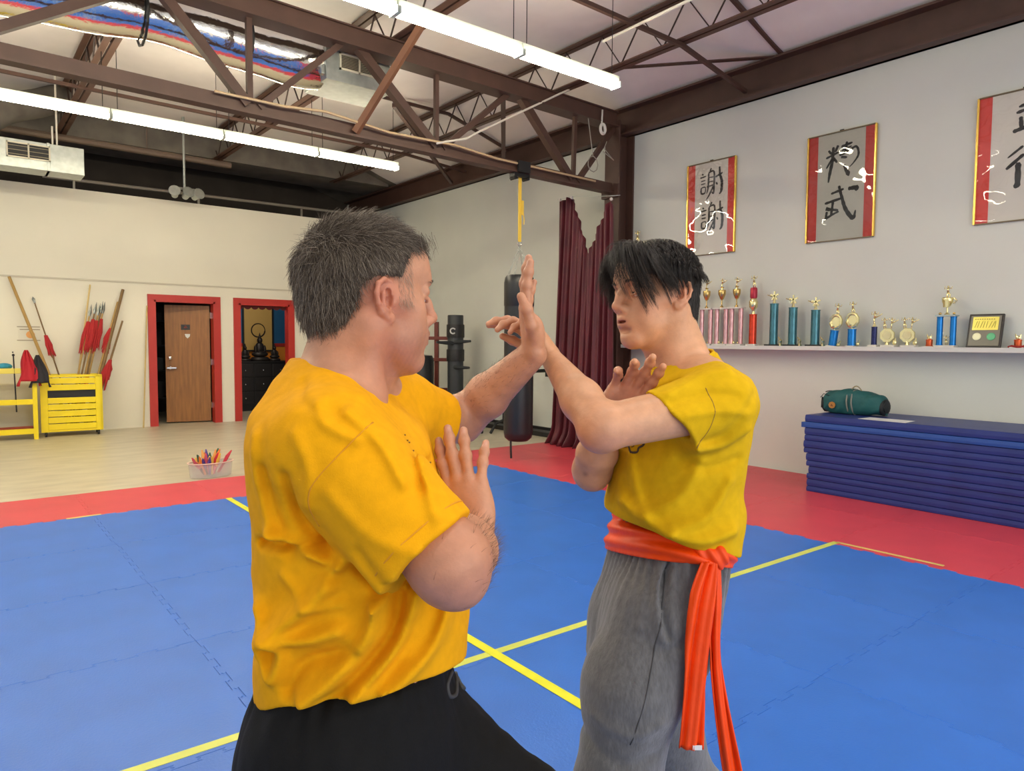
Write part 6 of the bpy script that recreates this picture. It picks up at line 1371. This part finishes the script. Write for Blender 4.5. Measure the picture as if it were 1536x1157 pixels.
lo, hi = np.array([o[2] for o in TR2.ops if o[0] == 'u']).min(0)-.02, np.array([o[3] for o in TR2.ops if o[0] == 'u']).max(0)+.02; lo[2] = .05
pos, qd = TR2.mesh(axis_grid(lo[0], hi[0], .005), axis_grid(lo[1], hi[1], .005), np.concatenate([np.arange(.05, .35, .012), np.arange(.35, 1.12, .005)]))
trousers2 = tomesh('trousers', pos, qd, m_grey, person2, smooth=1)
seam('side_seam', TR2, ((1.058, 0.7885, 1.0149),(1.0299, 0.8013, 0.8918),(1.0018, 0.8142, 0.7686),(0.9689, 0.8309, 0.6454)), DV, .0014, M('grey_seam', (66,66,68), .9), trousers2, -.0004)
# ---- orange sash: wide wrapped band, knot at the left hip, two hanging tails
m_sash = M('orange_satin', (236,72,8), .45, var=.08, scale=20, bump=.08, bscale=60, spec=.3)
SB = Field()
T2b = [(p, a+.014, b+.014) for p, a, b in T2t]
SB.loft([(q_[0], q_[1], q_[2], q_[3], q_[4]) for q_ in stations(T2b)], FY2, LY2, .03, 2.2)
sa, sb_, sc_ = va(*(1.1468, 1.0634, 1.0056)), va(*(1.2056, 0.8481, 0.9927)), va(*(1.4193, 0.954, 0.9268)); ns_ = nz_(np.cross(sb_-sa, sc_-sa)); ns_ = ns_ if ns_[2] > 0 else -ns_
def halfw(P): return .0165+.030*np.clip(((P-sb_)@(-A))/.20, 0, 1)
SB.disp(lambda P: .0035*np.sin(((P-sa)@ns_)*210+3*np.sin((P@A)*14))+.002*snoise(P, 60, 51))
SB.cut(lambda P: np.abs((P-sa)@ns_)-halfw(P), .006)
lo, hi = np.array([o[2] for o in SB.ops if o[0] == 'u']).min(0)-.02, np.array([o[3] for o in SB.ops if o[0] == 'u']).max(0)+.02; lo[2] = .9; hi[2] = 1.12
pos, qd = SB.mesh(axis_grid(lo[0], hi[0], .0035), axis_grid(lo[1], hi[1], .0035), axis_grid(lo[2], hi[2], .0035))
sash = tomesh('sash', pos, qd, m_sash, person2, smooth=1)
kp = va(*(1.1868, 0.8317, 1.0016))
KN = Field(); KN.ell(kp, va(.022,.018,.020), np.stack([A, DV, Z], 1), .0); KN.rc(kp-A*.022+Z*.008, kp+A*.014-Z*.004, .016, .018, .01); KN.rc(kp+A*.016+Z*.008, kp+A*.018-Z*.016, .013, .012, .008)
KN.disp(lambda P: .0025*np.sin((P@A)*260+(P[:,2])*160)); lo, hi = kp-.05, kp+.05
pos, qd = KN.mesh(axis_grid(lo[0], hi[0], .0025), axis_grid(lo[1], hi[1], .0025), axis_grid(lo[2], hi[2], .0025)); tomesh('knot', pos, qd, m_sash, sash, smooth=1)
def tail(name, cpts, wpts, ph):
    c_ = catmull(cpts, 8); n_ = len(c_); ws = np.interp(np.linspace(0, 1, n_), np.linspace(0, 1, len(wpts)), wpts); b = MB(); nv = 15; vs = []
    for i, p in enumerate(c_):
        t = i/(n_-1)
        for j in range(nv):
            s = j/(nv-1)-.5; o = .006*math.sin(s*9+ph+t*5)+.004*math.sin(s*17+t*9+ph)
            vs.append(tuple(p+A*(s*ws[i])+DV*(o+.10*s*ws[i])))
    b.add(vs, [(i*nv+j, (i+1)*nv+j, (i+1)*nv+j+1, i*nv+j+1) for i in range(n_-1) for j in range(nv-1)]); return b.build(name, m_sash, sash, smooth=True, solid=.003)
t1 = tail('sash_tail', [va(*(1.1697, 0.8256, 0.9942)), va(*(1.1449, 0.8217, 0.9358)), va(*(1.1306, 0.8197, 0.8462)), va(*(1.122, 0.8183, 0.7417)), va(*(1.1133, 0.8167, 0.632))], [.030,.050,.052,.046,.046], 0)
t2 = tail('sash_tail', [va(*(1.1906, 0.8278, 0.9896)), va(*(1.1755, 0.815, 0.9174)), va(*(1.173, 0.8086, 0.8115)), va(*(1.1788, 0.7956, 0.7057)), va(*(1.1921, 0.7746, 0.5734)), va(*(1.1987, 0.7629, 0.494))], [.020,.030,.024,.028,.036,.036], 2)
b = MB(); b.box((1.1177, 0.8059, 0.6381), (.018,.002,.009), Matrix.Rotation(-YAW, 3, 'Z')); b.build('care_label', M('label_white', (222,222,222), .6), t1)

collar('collar', c2a-A*.004, c2b+A*.002, LY2, .070, c2n, m_shirt2, shirt2, .009)
